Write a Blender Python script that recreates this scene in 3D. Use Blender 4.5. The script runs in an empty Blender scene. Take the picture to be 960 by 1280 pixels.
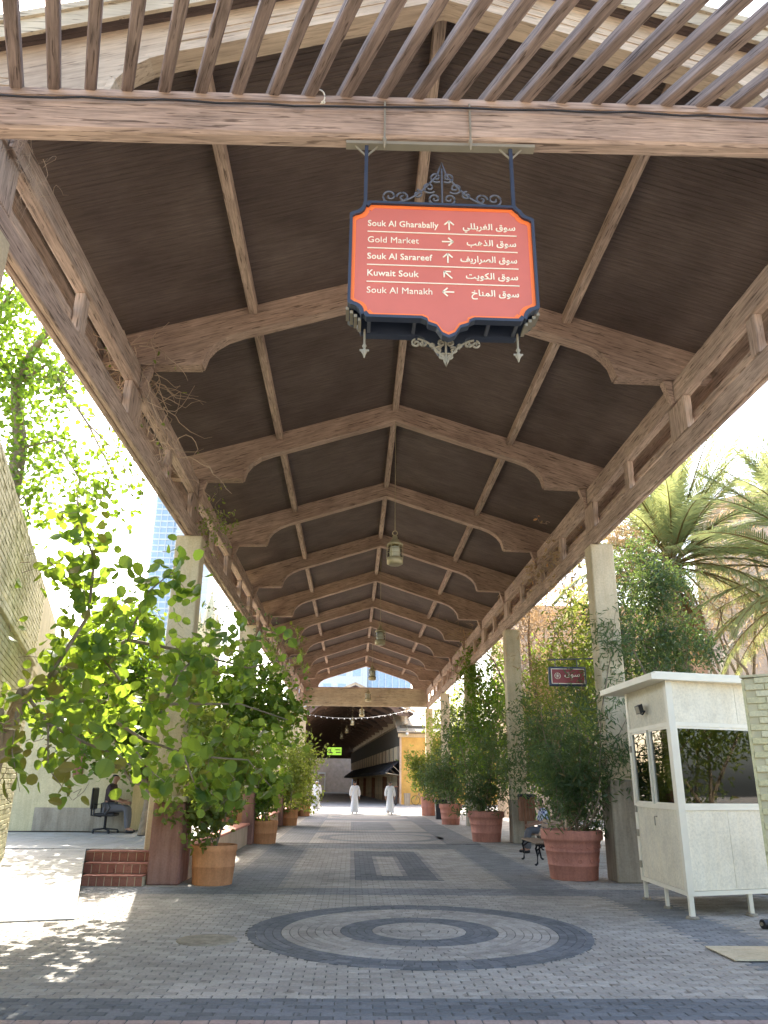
import bpy, math, random
import numpy as np
from mathutils import Vector, Matrix
R = math.radians
rnd = random.Random(7)
rng = np.random.default_rng(11)
scene = bpy.context.scene
col = scene.collection

# ---------------------------------------------------------------- camera
W3 = np.array([[0.9991863, -0.0220743, -0.0337553],
               [-0.0391628, -0.3309255, -0.9428439],
               [0.0096421, 0.9433987, -0.3315207]])
EYE = 1.65
cd = bpy.data.cameras.new('camera')
cam = bpy.data.objects.new('camera', cd); col.objects.link(cam)
cd.sensor_fit = 'HORIZONTAL'; cd.sensor_width = 36; cd.lens = 36 * 963 / 960
cd.clip_start = 0.1; cd.clip_end = 3000
m4 = Matrix([list(W3[i]) + [0] for i in range(3)] + [[0, 0, 0, 1]])
m4.translation = (0, 0, EYE)
cam.matrix_world = m4
scene.camera = cam

# ---------------------------------------------------------------- sky, sun, exposure
SUN_DIR = Vector((-0.215, 1.0, 1.0)).normalized()      # towards the sun
w = bpy.data.worlds.new('World'); scene.world = w; w.use_nodes = True
nt = w.node_tree
sky = nt.nodes.new('ShaderNodeTexSky'); sky.sky_type = 'NISHITA'; sky.sun_disc = False
sky.sun_elevation = math.asin(SUN_DIR.z)
sky.sun_rotation = math.atan2(SUN_DIR.x, SUN_DIR.y)
sky.dust_density = 3.5; sky.air_density = 1.0; sky.ozone_density = 1.0
bg = nt.nodes['Background']; bg.inputs['Strength'].default_value = 0.15
nt.links.new(sky.outputs[0], bg.inputs['Color'])
sd = bpy.data.lights.new('sun', 'SUN'); sun = bpy.data.objects.new('sun', sd); col.objects.link(sun)
sd.energy = 2.8; sd.angle = R(0.55); sd.color = (1.0, 0.95, 0.86)
sun.rotation_euler = (-SUN_DIR).to_track_quat('-Z', 'Y').to_euler()
scene.view_settings.view_transform = 'Standard'; scene.view_settings.look = 'None'
scene.view_settings.gamma = 1.0; scene.view_settings.exposure = 2.55
scene.cycles.max_bounces = 8; scene.cycles.diffuse_bounces = 6; scene.cycles.transparent_max_bounces = 12
scene.cycles.sample_clamp_indirect = 8.0

# ---------------------------------------------------------------- tags and helpers
def tag(o, label=None, cat=None, group=None, kind=None):
    if label: o['label'] = label
    if cat: o['category'] = cat
    if group: o['group'] = group
    if kind: o['kind'] = kind
    return o

def thing(name, label, cat, loc=(0, 0, 0), rz=0.0, group=None):
    o = bpy.data.objects.new(name, None); col.objects.link(o)
    o.empty_display_size = 0.2
    o.location = loc; o.rotation_euler = (0, 0, rz)
    return tag(o, label, cat, group)

def link(name, me, parent=None, loc=(0, 0, 0), rot=(0, 0, 0), scale=None):
    o = bpy.data.objects.new(name, me); col.objects.link(o)
    o.location = loc; o.rotation_euler = rot
    if scale: o.scale = scale
    if parent: o.parent = parent
    return o

def copy_tree(o, parent=None):
    c = o.copy(); col.objects.link(c); c.parent = parent
    for ch in list(o.children):
        copy_tree(ch, c)
    return c


class MB:
    def __init__(s): s.v = []; s.f = []; s.smooth = []
    def add(s, vs, fs, sm=False):
        b = len(s.v); s.v += [tuple(p) for p in vs]
        for f in fs: s.f.append(tuple(i + b for i in f)); s.smooth.append(sm)
        return s
    def box(s, x0, x1, y0, y1, z0, z1):
        return s.add([(x0, y0, z0), (x1, y0, z0), (x1, y1, z0), (x0, y1, z0), (x0, y0, z1), (x1, y0, z1), (x1, y1, z1), (x0, y1, z1)],
                     [(0, 3, 2, 1), (4, 5, 6, 7), (0, 1, 5, 4), (1, 2, 6, 5), (2, 3, 7, 6), (3, 0, 4, 7)])
    def bbox(s, x0, x1, y0, y1, z0, z1, b=0.01):
        # box with chamfered edges
        X = (x0, x1); Y = (y0, y1); Z = (z0, z1); vs = []; idx = {}
        for i in (0, 1):
            for j in (0, 1):
                for k in (0, 1):
                    sx, sy, sz = (1 - 2 * i) * b, (1 - 2 * j) * b, (1 - 2 * k) * b
                    for a, d in enumerate(((0, sy, sz), (sx, 0, sz), (sx, sy, 0))):
                        idx[(i, j, k, a)] = len(vs); vs.append((X[i] + d[0], Y[j] + d[1], Z[k] + d[2]))
        fs = []
        def F(*k): fs.append(tuple(idx[q] for q in k))
        for i in (0, 1): q = [(i, 0, 0, 0), (i, 1, 0, 0), (i, 1, 1, 0), (i, 0, 1, 0)]; F(*(q[::-1] if i == 0 else q))
        for j in (0, 1): q = [(0, j, 0, 1), (1, j, 0, 1), (1, j, 1, 1), (0, j, 1, 1)]; F(*(q if j == 0 else q[::-1]))
        for k in (0, 1): q = [(0, 0, k, 2), (1, 0, k, 2), (1, 1, k, 2), (0, 1, k, 2)]; F(*(q[::-1] if k == 0 else q))
        for i in (0, 1):
            for j in (0, 1): q = [(i, j, 0, 0), (i, j, 1, 0), (i, j, 1, 1), (i, j, 0, 1)]; F(*(q if (i ^ j) == 0 else q[::-1]))
        for i in (0, 1):
            for k in (0, 1): q = [(i, 0, k, 0), (i, 1, k, 0), (i, 1, k, 2), (i, 0, k, 2)]; F(*(q[::-1] if (i ^ k) == 0 else q))
        for j in (0, 1):
            for k in (0, 1): q = [(0, j, k, 1), (1, j, k, 1), (1, j, k, 2), (0, j, k, 2)]; F(*(q if (j ^ k) == 0 else q[::-1]))
        for i in (0, 1):
            for j in (0, 1):
                for k in (0, 1):
                    q = [(i, j, k, 0), (i, j, k, 1), (i, j, k, 2)]; F(*(q if (i ^ j ^ k) == 0 else q[::-1]))
        return s.add(vs, fs)
    def obox(s, c, ax, ay, az):
        # oriented box: centre and three half-axis vectors
        c = Vector(c); ax = Vector(ax); ay = Vector(ay); az = Vector(az)
        vs = [c + ax * i + ay * j + az * k for k in (-1, 1) for (i, j) in ((-1, -1), (1, -1), (1, 1), (-1, 1))]
        return s.add(vs, [(0, 3, 2, 1), (4, 5, 6, 7), (0, 1, 5, 4), (1, 2, 6, 5), (2, 3, 7, 6), (3, 0, 4, 7)])
    def bar(s, a, b, w_, h_, up=(0, 0, 1)):
        a = Vector(a); b = Vector(b); d = (b - a); u = Vector(up)
        x = d.cross(u)
        if x.length < 1e-6: x = Vector((1, 0, 0))
        x.normalize(); z = x.cross(d).normalized()
        return s.obox((a + b) / 2, x * w_ / 2, d / 2, z * h_ / 2)
    def tube(s, pts, rad, n=8, cap=True):
        pts = [Vector(p) for p in pts]
        if not isinstance(rad, (list, tuple)): rad = [rad] * len(pts)
        vs = []; fs = []
        ref = None
        for i, p in enumerate(pts):
            d = (pts[min(i + 1, len(pts) - 1)] - pts[max(i - 1, 0)])
            if d.length < 1e-9: d = Vector((0, 0, 1))
            d.normalize()
            if ref is None:
                ref = Vector((0, 0, 1)) if abs(d.z) < 0.9 else Vector((1, 0, 0))
            x = ref.cross(d)
            if x.length < 1e-4: x = Vector((0, 1, 0)).cross(d)
            x.normalize(); y = d.cross(x); ref = y if False else ref
            for k in range(n):
                a = 2 * math.pi * k / n
                vs.append(p + x * math.cos(a) * rad[i] + y * math.sin(a) * rad[i])
        for i in range(len(pts) - 1):
            for k in range(n):
                k2 = (k + 1) % n
                fs.append((i * n + k, i * n + k2, (i + 1) * n + k2, (i + 1) * n + k))
        s.add(vs, fs, True)
        if cap:
            L = (len(pts) - 1) * n
            s.add(vs[:n], [tuple(range(n))[::-1]]); s.add(vs[L:], [tuple(range(n))])
        return s
    def lathe(s, prof, c=(0, 0, 0), n=24, sx=1.0, sy=1.0):
        # profile: list of (r, z)
        vs = []; fs = []
        for r_, z_ in prof:
            for k in range(n):
                a = 2 * math.pi * k / n
                vs.append((c[0] + r_ * math.cos(a) * sx, c[1] + r_ * math.sin(a) * sy, c[2] + z_))
        for i in range(len(prof) - 1):
            for k in range(n):
                k2 = (k + 1) % n
                fs.append((i * n + k, i * n + k2, (i + 1) * n + k2, (i + 1) * n + k))
        s.add(vs, fs, True)
        L = (len(prof) - 1) * n
        if prof[0][0] > 1e-4: s.add(vs[:n], [tuple(range(n))[::-1]])
        if prof[-1][0] > 1e-4: s.add(vs[L:], [tuple(range(n))])
        return s
    def prism(s, poly, t0, t1, axis='y'):
        # polygon in the plane across axis; axis 'y': (x,z), 'z': (x,y), 'x': (y,z)
        n = len(poly)
        def P(a, b, t):
            return (a, t, b) if axis == 'y' else ((a, b, t) if axis == 'z' else (t, a, b))
        vs = [P(a, b, t0) for a, b in poly] + [P(a, b, t1) for a, b in poly]
        fs = [tuple(range(n)), tuple(range(2 * n - 1, n - 1, -1))]
        for i in range(n):
            j = (i + 1) % n
            fs.append((i, i + n, j + n, j))
        return s.add(vs, fs)
    def mesh(s, name, mat):
        me = bpy.data.meshes.new(name)
        me.from_pydata(s.v, [], s.f); me.update()
        if any(s.smooth): me.polygons.foreach_set('use_smooth', s.smooth)
        if mat: me.materials.append(mat)
        return me
    def build(s, name, mat, parent=None, world=True, kind=None, label=None):
        if parent is not None and world:
            L = parent.location; rz = parent.rotation_euler.z
            M_ = Matrix.Rotation(-rz, 3, 'Z')
            s.v = [tuple(M_ @ (Vector(p) - L)) for p in s.v]
        o = link(name, fixn(s.mesh(name, mat)), parent)
        if kind: o['kind'] = kind
        if label: o['label'] = label
        return o

import bmesh
def fixn(me):
    if len(me.polygons) < 20000:
        bm = bmesh.new(); bm.from_mesh(me)
        bmesh.ops.recalc_face_normals(bm, faces=bm.faces); bm.to_mesh(me); bm.free()
    return me

# ---------------------------------------------------------------- materials
def new_mat(name):
    m = bpy.data.materials.new(name); m.use_nodes = True
    return m, m.node_tree, m.node_tree.nodes['Principled BSDF']
def N(nt, t, **kw):
    n = nt.nodes.new(t)
    for k, v_ in kw.items(): setattr(n, k, v_)
    return n
def noise(nt, vec, scale, detail=4, rough=0.55, dist=0.0):
    n = N(nt, 'ShaderNodeTexNoise'); n.inputs['Scale'].default_value = scale
    n.inputs['Detail'].default_value = detail; n.inputs['Roughness'].default_value = rough
    n.inputs['Distortion'].default_value = dist
    nt.links.new(vec, n.inputs['Vector']); return n.outputs['Fac']
def ramp(nt, fac, stops):
    r = N(nt, 'ShaderNodeValToRGB'); e = r.color_ramp.elements
    while len(e) < len(stops): e.new(0.5)
    for i, (p, c) in enumerate(stops): e[i].position = p; e[i].color = (*c, 1)
    nt.links.new(fac, r.inputs[0]); return r.outputs[0]
def mapping(nt, vec, scale=(1, 1, 1), rot=(0, 0, 0)):
    m = N(nt, 'ShaderNodeMapping'); m.inputs['Scale'].default_value = scale; m.inputs['Rotation'].default_value = rot
    nt.links.new(vec, m.inputs['Vector']); return m.outputs[0]
def mixc(nt, fac, a, b, mode='MIX'):
    m = N(nt, 'ShaderNodeMix'); m.data_type = 'RGBA'; m.blend_type = mode
    if isinstance(fac, (int, float)): m.inputs[0].default_value = fac
    else: nt.links.new(fac, m.inputs[0])
    for i, q in ((6, a), (7, b)):
        if isinstance(q, tuple): m.inputs[i].default_value = (*q, 1)
        else: nt.links.new(q, m.inputs[i])
    return m.outputs[2]
def bump(nt, h, strength, dist, bsdf):
    b = N(nt, 'ShaderNodeBump'); b.inputs['Strength'].default_value = strength; b.inputs['Distance'].default_value = dist
    nt.links.new(h, b.inputs['Height']); nt.links.new(b.outputs[0], bsdf.inputs['Normal'])
def pos(nt):
    return N(nt, 'ShaderNodeNewGeometry').outputs['Position']
def sc(c, k): return tuple(min(1.0, x * k) for x in c)

def wood(name, c, axis='y', var=0.45, rough=0.75, crack=0.8):
    m, nt, b = new_mat(name); p = pos(nt)
    s = {'x': (1.2, 22, 22), 'y': (22, 1.2, 22), 'z': (22, 22, 1.2), 's': (3, 9, 30), 'r': (22, 1.2, 22), 't': (1.3, 20, 20)}[axis]
    if axis == 'r':      # grain along the slanting rafters
        p = mapping(nt, p, (1, 1, 1), (R(-10), 0, R(-20.9)))
    if axis == 't':      # grain follows the pitch of the truss on both sides of the ridge
        sp_ = N(nt, 'ShaderNodeSeparateXYZ'); nt.links.new(p, sp_.inputs[0])
        a1 = N(nt, 'ShaderNodeMath', operation='SUBTRACT'); nt.links.new(sp_.outputs[0], a1.inputs[0]); a1.inputs[1].default_value = 0.77
        a2 = N(nt, 'ShaderNodeMath', operation='ABSOLUTE'); nt.links.new(a1.outputs[0], a2.inputs[0])
        a3 = N(nt, 'ShaderNodeMath', operation='MULTIPLY_ADD'); nt.links.new(a2.outputs[0], a3.inputs[0]); a3.inputs[1].default_value = 0.325; nt.links.new(sp_.outputs[2], a3.inputs[2])
        cb = N(nt, 'ShaderNodeCombineXYZ'); nt.links.new(sp_.outputs[0], cb.inputs[0]); nt.links.new(sp_.outputs[1], cb.inputs[1]); nt.links.new(a3.outputs[0], cb.inputs[2])
        p = cb.outputs[0]
    g = noise(nt, mapping(nt, p, s), 1.6, 7, 0.65, 0.6)
    big = noise(nt, p, 0.9, 4, 0.6)
    fine = noise(nt, mapping(nt, p, sc2(s, 4)), 2.0, 3, 0.6)
    c1 = ramp(nt, g, [(0.28, sc(c, 1 - var)), (0.5, c), (0.72, sc(c, 1 + var * 0.8))])
    crk = noise(nt, mapping(nt, p, sc2(s, 1.6)), 1.3, 3, 0.5, 0.3)
    ck = ramp(nt, crk, [(0.34, (0.25, 0.22, 0.2)), (0.40, (1, 1, 1))])
    c1 = mixc(nt, crack, c1, ck, 'MULTIPLY')
    c2 = ramp(nt, big, [(0.3, (0.72, 0.68, 0.66)), (0.6, (1.05, 1.03, 1.0)), (0.75, (1.25, 1.25, 1.22))])
    nt.links.new(mixc(nt, 1.0, c1, c2, 'MULTIPLY'), b.inputs['Base Color'])
    b.inputs['Roughness'].default_value = rough; b.inputs['Specular IOR Level'].default_value = 0.25
    ad = N(nt, 'ShaderNodeMath', operation='ADD'); nt.links.new(g, ad.inputs[0]); nt.links.new(fine, ad.inputs[1])
    bump(nt, ad.outputs[0], 0.5, 0.006, b)
    return m
def sc2(s, k): return tuple(x * k if x > 2 else x * 2 for x in s)

def plain(name, c, rough=0.6, metal=0.0, var=0.12, nscale=3.0, bmp=0.15, spec=0.4, bscale=40):
    m, nt, b = new_mat(name); p = pos(nt)
    n1 = noise(nt, p, nscale, 6, 0.6); n2 = noise(nt, p, bscale, 3, 0.6)
    cc = ramp(nt, n1, [(0.3, sc(c, 1 - var)), (0.55, c), (0.75, sc(c, 1 + var))])
    nt.links.new(cc, b.inputs['Base Color'])
    b.inputs['Roughness'].default_value = rough; b.inputs['Metallic'].default_value = metal
    b.inputs['Specular IOR Level'].default_value = spec
    if bmp: bump(nt, n2, bmp, 0.004, b)
    return m

def stone(name, c, stain=(0.5, 0.45, 0.4), streak=False, bmp=0.35):
    m, nt, b = new_mat(name); p = pos(nt)
    n1 = noise(nt, p, 1.4, 8, 0.65); n2 = noise(nt, p, 30, 4, 0.7)
    n3 = noise(nt, mapping(nt, p, (6, 6, 0.5) if streak else (1, 1, 1)), 1.5, 5, 0.6)
    cc = ramp(nt, n1, [(0.3, sc(c, 0.8)), (0.55, c), (0.8, sc(c, 1.12))])
    c2 = ramp(nt, n3, [(0.35, stain), (0.6, (1, 1, 1))])
    c3 = ramp(nt, n2, [(0.3, (0.85, 0.85, 0.85)), (0.6, (1.05, 1.05, 1.05))])
    nt.links.new(mixc(nt, 1.0, mixc(nt, 0.55, cc, mixc(nt, 1.0, cc, c2, 'MULTIPLY')), c3, 'MULTIPLY'), b.inputs['Base Color'])
    b.inputs['Roughness'].default_value = 0.85; b.inputs['Specular IOR Level'].default_value = 0.2
    bump(nt, n2, bmp, 0.004, b)
    return m

def toned(name, c, c2, rough=0.8, grain=35, dirt=0.35):
    # colour varies with the mesh attribute 'tone' (one value per piece)
    m, nt, b = new_mat(name); p = pos(nt)
    at_ = N(nt, 'ShaderNodeAttribute', attribute_name='tone')
    cc = mixc(nt, at_.outputs['Fac'], c, c2)
    n1 = noise(nt, p, 0.55, 6, 0.65); n2 = noise(nt, p, grain, 4, 0.7)
    c3 = ramp(nt, n1, [(0.33, (1 - dirt, 1 - dirt, 1 - dirt * 1.05)), (0.55, (1, 1, 1)), (0.75, (1.1, 1.09, 1.06))])
    c4 = ramp(nt, n2, [(0.3, (0.8, 0.8, 0.8)), (0.6, (1.06, 1.06, 1.06))])
    sp = noise(nt, p, 7.5, 3, 0.5)
    c4 = mixc(nt, 1.0, c4, ramp(nt, sp, [(0.30, (0.62, 0.6, 0.58)), (0.36, (1, 1, 1))]), 'MULTIPLY')
    nt.links.new(mixc(nt, 1.0, mixc(nt, 1.0, cc, c3, 'MULTIPLY'), c4, 'MULTIPLY'), b.inputs['Base Color'])
    b.inputs['Roughness'].default_value = rough; b.inputs['Specular IOR Level'].default_value = 0.3
    bump(nt, n2, 0.3, 0.003, b)
    return m

def leafmat(name, c, c2, trans=0.45, tcol=None, gloss=0.5):
    m, nt, b = new_mat(name)
    at_ = N(nt, 'ShaderNodeAttribute', attribute_name='tone')
    cc = ramp(nt, at_.outputs['Fac'], [(0.0, c), (0.9, c2), (0.95, (c2[0] * 2.2, c2[1] * 1.5, c2[2])), (1.0, (0.22, 0.12, 0.05))])
    nt.links.new(cc, b.inputs['Base Color']); b.inputs['Roughness'].default_value = gloss
    b.inputs['Specular IOR Level'].default_value = 0.35
    t = N(nt, 'ShaderNodeBsdfTranslucent')
    if tcol: nt.links.new(mixc(nt, at_.outputs['Fac'], tcol, sc(tcol, 0.6)), t.inputs['Color'])
    mx = N(nt, 'ShaderNodeMixShader'); mx.inputs[0].default_value = trans
    nt.links.new(b.outputs[0], mx.inputs[1]); nt.links.new(t.outputs[0], mx.inputs[2])
    nt.links.new(mx.outputs[0], nt.nodes['Material Output'].inputs['Surface'])
    return m

def glass(name, tint=(0.75, 0.8, 0.78), refl=1.5):
    m, nt, b = new_mat(name)
    g = N(nt, 'ShaderNodeBsdfGlossy'); g.inputs['Roughness'].default_value = 0.02
    t = N(nt, 'ShaderNodeBsdfTransparent'); t.inputs['Color'].default_value = (*tint, 1)
    fr = N(nt, 'ShaderNodeFresnel'); fr.inputs['IOR'].default_value = refl
    mx = N(nt, 'ShaderNodeMixShader')
    nt.links.new(fr.outputs[0], mx.inputs[0]); nt.links.new(t.outputs[0], mx.inputs[1]); nt.links.new(g.outputs[0], mx.inputs[2])
    nt.links.new(mx.outputs[0], nt.nodes['Material Output'].inputs['Surface'])
    return m

def brickpave(name, ca, cb, mortar, bw=0.2, bh=0.1):
    m, nt, b = new_mat(name); p = pos(nt)
    t = N(nt, 'ShaderNodeTexBrick'); t.offset = 0.5
    for k, v_ in (('Color1', (*ca, 1)), ('Color2', (*cb, 1)), ('Mortar', (*mortar, 1))): t.inputs[k].default_value = v_
    t.inputs['Scale'].default_value = 1.0; t.inputs['Mortar Size'].default_value = 0.006
    t.inputs['Brick Width'].default_value = bw; t.inputs['Row Height'].default_value = bh
    nt.links.new(p, t.inputs['Vector'])
    n1 = noise(nt, p, 0.55, 6, 0.65)
    c3 = ramp(nt, n1, [(0.33, (0.7, 0.7, 0.68)), (0.55, (1, 1, 1)), (0.75, (1.1, 1.09, 1.06))])
    nt.links.new(mixc(nt, 1.0, t.outputs['Color'], c3, 'MULTIPLY'), b.inputs['Base Color'])
    b.inputs['Roughness'].default_value = 0.7; b.inputs['Specular IOR Level'].default_value = 0.35
    bump(nt, t.outputs['Fac'], -0.4, 0.004, b)
    return m

M = {}
WB = (0.45, 0.335, 0.262)
M['beam_y'] = wood('weathered_wood_lengthwise', sc(WB, 1.05), 'y', 0.55)
M['beam_x'] = wood('weathered_wood_crosswise', WB, 'x', 0.6)
M['beam_z'] = wood('weathered_wood_upright', sc(WB, 1.1), 'z')
M['gable'] = wood('lit_gable_wood', (0.56, 0.44, 0.32), 't', 0.3, crack=0.5)  # truss wood made paler: reflected sunlight on the front truss put into the colour
M['truss'] = wood('truss_wood', (0.44, 0.315, 0.245), 't', 0.5)
M['rafter'] = wood('rafter_wood', (0.28, 0.215, 0.18), 'r', 0.6)
M['board'] = wood('dark_stained_boards', (0.125, 0.093, 0.08), 't', 0.35, crack=0.2)
M['fascia'] = wood('pale_fascia_wood', (0.50, 0.42, 0.30), 'x', 0.2)
M['roof_sheet'] = plain('roof_covering', (0.25, 0.2, 0.17))
M['column'] = stone('column_plaster', (0.68, 0.57, 0.385), (0.85, 0.8, 0.72), True)
M['plinth'] = stone('plinth_stone', (0.40, 0.34, 0.25), (0.45, 0.42, 0.38), True)
M['pier'] = stone('red_stone_pier', (0.36, 0.20, 0.155), (0.55, 0.4, 0.36), True)
M['mortar'] = plain('joint_mortar', (0.2, 0.18, 0.16), 0.95)
M['sandbed'] = plain('paver_bed', (0.11, 0.105, 0.095), 0.95, bmp=0.3)
M['pave_light'] = toned('light_grey_paver', (0.33, 0.295, 0.25), (0.46, 0.415, 0.355), dirt=0.25)
M['pave_dark'] = toned('slate_blue_paver', (0.132, 0.135, 0.137), (0.195, 0.198, 0.20), dirt=0.2)
M['pave_mid'] = toned('soft_grey_paver', (0.20, 0.20, 0.195), (0.275, 0.27, 0.26), dirt=0.25)
M['pave_pink'] = toned('pinkish_paver', (0.36, 0.26, 0.22), (0.44, 0.33, 0.28))
M['far_light'] = brickpave('far_light_paving', (0.33, 0.295, 0.25), (0.46, 0.415, 0.355), (0.14, 0.13, 0.12))
M['far_dark'] = brickpave('far_dark_paving', (0.20, 0.20, 0.195), (0.275, 0.27, 0.26), (0.05, 0.05, 0.05))
M['ground'] = plain('sandy_ground', (0.33, 0.29, 0.23), 0.95, nscale=0.4)
M['tile_white'] = toned('pale_terrace_tile', (0.40, 0.385, 0.35), (0.47, 0.455, 0.42), rough=0.5, dirt=0.15)
M['tile_red'] = toned('red_riser_tile', (0.34, 0.13, 0.09), (0.44, 0.19, 0.13), rough=0.5)
M['brick_yellow'] = toned('yellow_brick', (0.62, 0.56, 0.31), (0.72, 0.66, 0.42), dirt=0.1)
M['mortar_yellow'] = plain('yellow_mortar', (0.6, 0.54, 0.34), 0.95)
M['stucco'] = stone('cream_stucco', (0.66, 0.57, 0.34), (0.8, 0.78, 0.7), True)
M['stucco_yellow'] = stone('ochre_stucco', (0.66, 0.40, 0.11), (0.85, 0.8, 0.7))
M['stucco_tan'] = stone('peach_stucco', (0.64, 0.47, 0.33), (0.8, 0.78, 0.7))
M['terracotta'] = stone('terracotta', (0.62, 0.27, 0.19), (0.7, 0.66, 0.66), True)
M['terracotta_orange'] = stone('orange_terracotta', (0.66, 0.31, 0.14), (0.7, 0.62, 0.58), True)
M['soil'] = plain('potting_soil', (0.05, 0.035, 0.025), 0.95, bmp=0.6)
M['white_paint'] = plain('white_paint', (0.82, 0.75, 0.59), 0.45, var=0.06, bmp=0.05)
M['white_panel'] = stone('white_sheet_panel', (0.82, 0.74, 0.57), (0.95, 0.92, 0.86), True, 0.04)
M['black_metal'] = plain('black_iron', (0.02, 0.02, 0.022), 0.45, 0.6)
M['iron'] = plain('wrought_iron', (0.16, 0.165, 0.18), 0.5, 0.7)
M['iron_old'] = plain('weathered_iron', (0.34, 0.30, 0.22), 0.6, 0.3)
M['sign_frame'] = plain('sign_frame_blue_black', (0.045, 0.055, 0.08), 0.45, 0.2)
M['sign_red'] = plain('sign_red', (0.61, 0.155, 0.11), 0.45, var=0.05, bmp=0.0)
M['sign_orange'] = plain('sign_orange', (0.95, 0.20, 0.04), 0.45, var=0.03, bmp=0.0)
M['letter'] = plain('cream_lettering', (0.90, 0.82, 0.62), 0.5, var=0.03, bmp=0.0)
M['brass'] = plain('aged_brass', (0.46, 0.39, 0.23), 0.5, 0.5)
M['lantern_glass'] = glass('lantern_glass', (0.95, 0.93, 0.8))
M['window_glass'] = glass('booth_window_glass', (0.62, 0.68, 0.62), 1.9)
M['pale_glass'] = plain('hazy_tower_glass', (0.40, 0.52, 0.62), 0.25, 0.0, var=0.15, bmp=0)  # distance haze put into the colour as paler glass
M['tower_frame'] = plain('tower_frame', (0.62, 0.66, 0.68), 0.6)
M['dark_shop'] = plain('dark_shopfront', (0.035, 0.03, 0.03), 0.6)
M['awning'] = plain('black_awning_canvas', (0.025, 0.025, 0.028), 0.85)
M['bark'] = plain('grey_brown_bark', (0.27, 0.21, 0.14), 0.9, var=0.4, nscale=9, bmp=0.7, bscale=25)
M['twig'] = plain('dry_twig', (0.55, 0.40, 0.28), 0.9, var=0.3)
M['leaf_big'] = leafmat('round_leaf_green', (0.03, 0.095, 0.035), (0.10, 0.17, 0.04), 0.46, (0.48, 0.66, 0.05))
M['leaf_lime'] = leafmat('backlit_lime_leaf', (0.05, 0.11, 0.02), (0.10, 0.17, 0.03), 0.45, (0.34, 0.52, 0.03))
M['leaf_dark'] = leafmat('oleander_leaf', (0.035, 0.07, 0.035), (0.075, 0.12, 0.055), 0.3, (0.3, 0.42, 0.08))
M['leaf_mid'] = leafmat('bush_leaf', (0.055, 0.10, 0.03), (0.13, 0.18, 0.06), 0.48, (0.52, 0.6, 0.08))
M['leaf_dry'] = leafmat('dry_leaf', (0.34, 0.24, 0.14), (0.52, 0.40, 0.24), 0.4, (0.75, 0.5, 0.25))
M['leaf_palm'] = leafmat('palm_leaflet', (0.10, 0.16, 0.07), (0.21, 0.27, 0.13), 0.4, (0.6, 0.62, 0.22))
M['skin'] = plain('skin', (0.36, 0.2, 0.13), 0.55, bmp=0)
M['hair'] = plain('dark_hair', (0.015, 0.012, 0.01), 0.6, bmp=0)
M['thobe'] = plain('white_cotton', (0.78, 0.77, 0.75), 0.8, var=0.05, bmp=0)
M['trousers'] = plain('grey_trousers', (0.13, 0.13, 0.14), 0.9)
M['shirt_dark'] = plain('dark_shirt', (0.06, 0.04, 0.04), 0.9)
M['shoe'] = plain('black_shoe', (0.015, 0.014, 0.014), 0.5)
M['plastic'] = plain('black_plastic', (0.02, 0.02, 0.022), 0.4)
M['bin_wood'] = wood('bin_wood', (0.30, 0.15, 0.09), 'z')
M['bench_wood'] = wood('bench_wood', (0.30, 0.22, 0.15), 'y')
M['bag'] = plain('bin_bag', (0.02, 0.02, 0.022), 0.3, bmp=0.5)
def plaid():
    m, nt, b = new_mat('plaid_cloth'); p = pos(nt)
    ck = N(nt, 'ShaderNodeTexChecker'); ck.inputs['Scale'].default_value = 18
    ck.inputs['Color1'].default_value = (0.55, 0.58, 0.65, 1); ck.inputs['Color2'].default_value = (0.09, 0.11, 0.2, 1)
    nt.links.new(p, ck.inputs['Vector']); nt.links.new(ck.outputs[0], b.inputs['Base Color']); b.inputs['Roughness'].default_value = 0.9
    return m
M['plaid'] = plaid()
def emis(name, c, s):
    m, nt, b = new_mat(name); b.inputs['Base Color'].default_value = (*c, 1)
    b.inputs['Emission Color'].default_value = (*c, 1); b.inputs['Emission Strength'].default_value = s
    return m
M['green_lit'] = emis('lit_green_sign', (0.30, 0.55, 0.06), 0.28)

def set_tone(me, vals_per_face):
    a = me.attributes.new('tone', 'FLOAT', 'FACE')
    a.data.foreach_set('value', vals_per_face)
# ================================================================ ground and paving
g = MB(); g.add([(-900, -60, -0.045), (900, -60, -0.045), (900, 2200, -0.045), (-900, 2200, -0.045)], [(0, 1, 2, 3)])
tag(link('ground', g.mesh('ground', M['ground'])), kind='structure')

PAVE = thing('pavement', None, None, (0.8, 4.0, 0)); PAVE['kind'] = 'structure'
g = MB(); g.box(-9.5, 9.5, 3.0, 24.0, -0.04, -0.007); g.build('paver_bed', M['sandbed'], PAVE)

CX, CY = 0.83, 10.2
def zone(x, y):
    """0 light, 1 dark, 2 pink"""
    if y < 6.57: return 2
    if y < 7.25: return 1
    if y < 13.35:
        return 3 if 3.95 < x < 4.75 and y > 8.2 else 0
    if y < 14.1: return 3
    if y < 22.2:
        if -2.2 < x < -1.2 or 2.75 < x < 3.75: return 3
        if 0.0 < x < 1.65 and 15.2 < y < 21.4:
            return 0 if 0.5 < x < 1.1 and 15.9 < y < 19.9 else 1
        return 0
    if y < 24.0:
        return 3 if -2.2 < x < 3.75 else 0
    return 0

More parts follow.
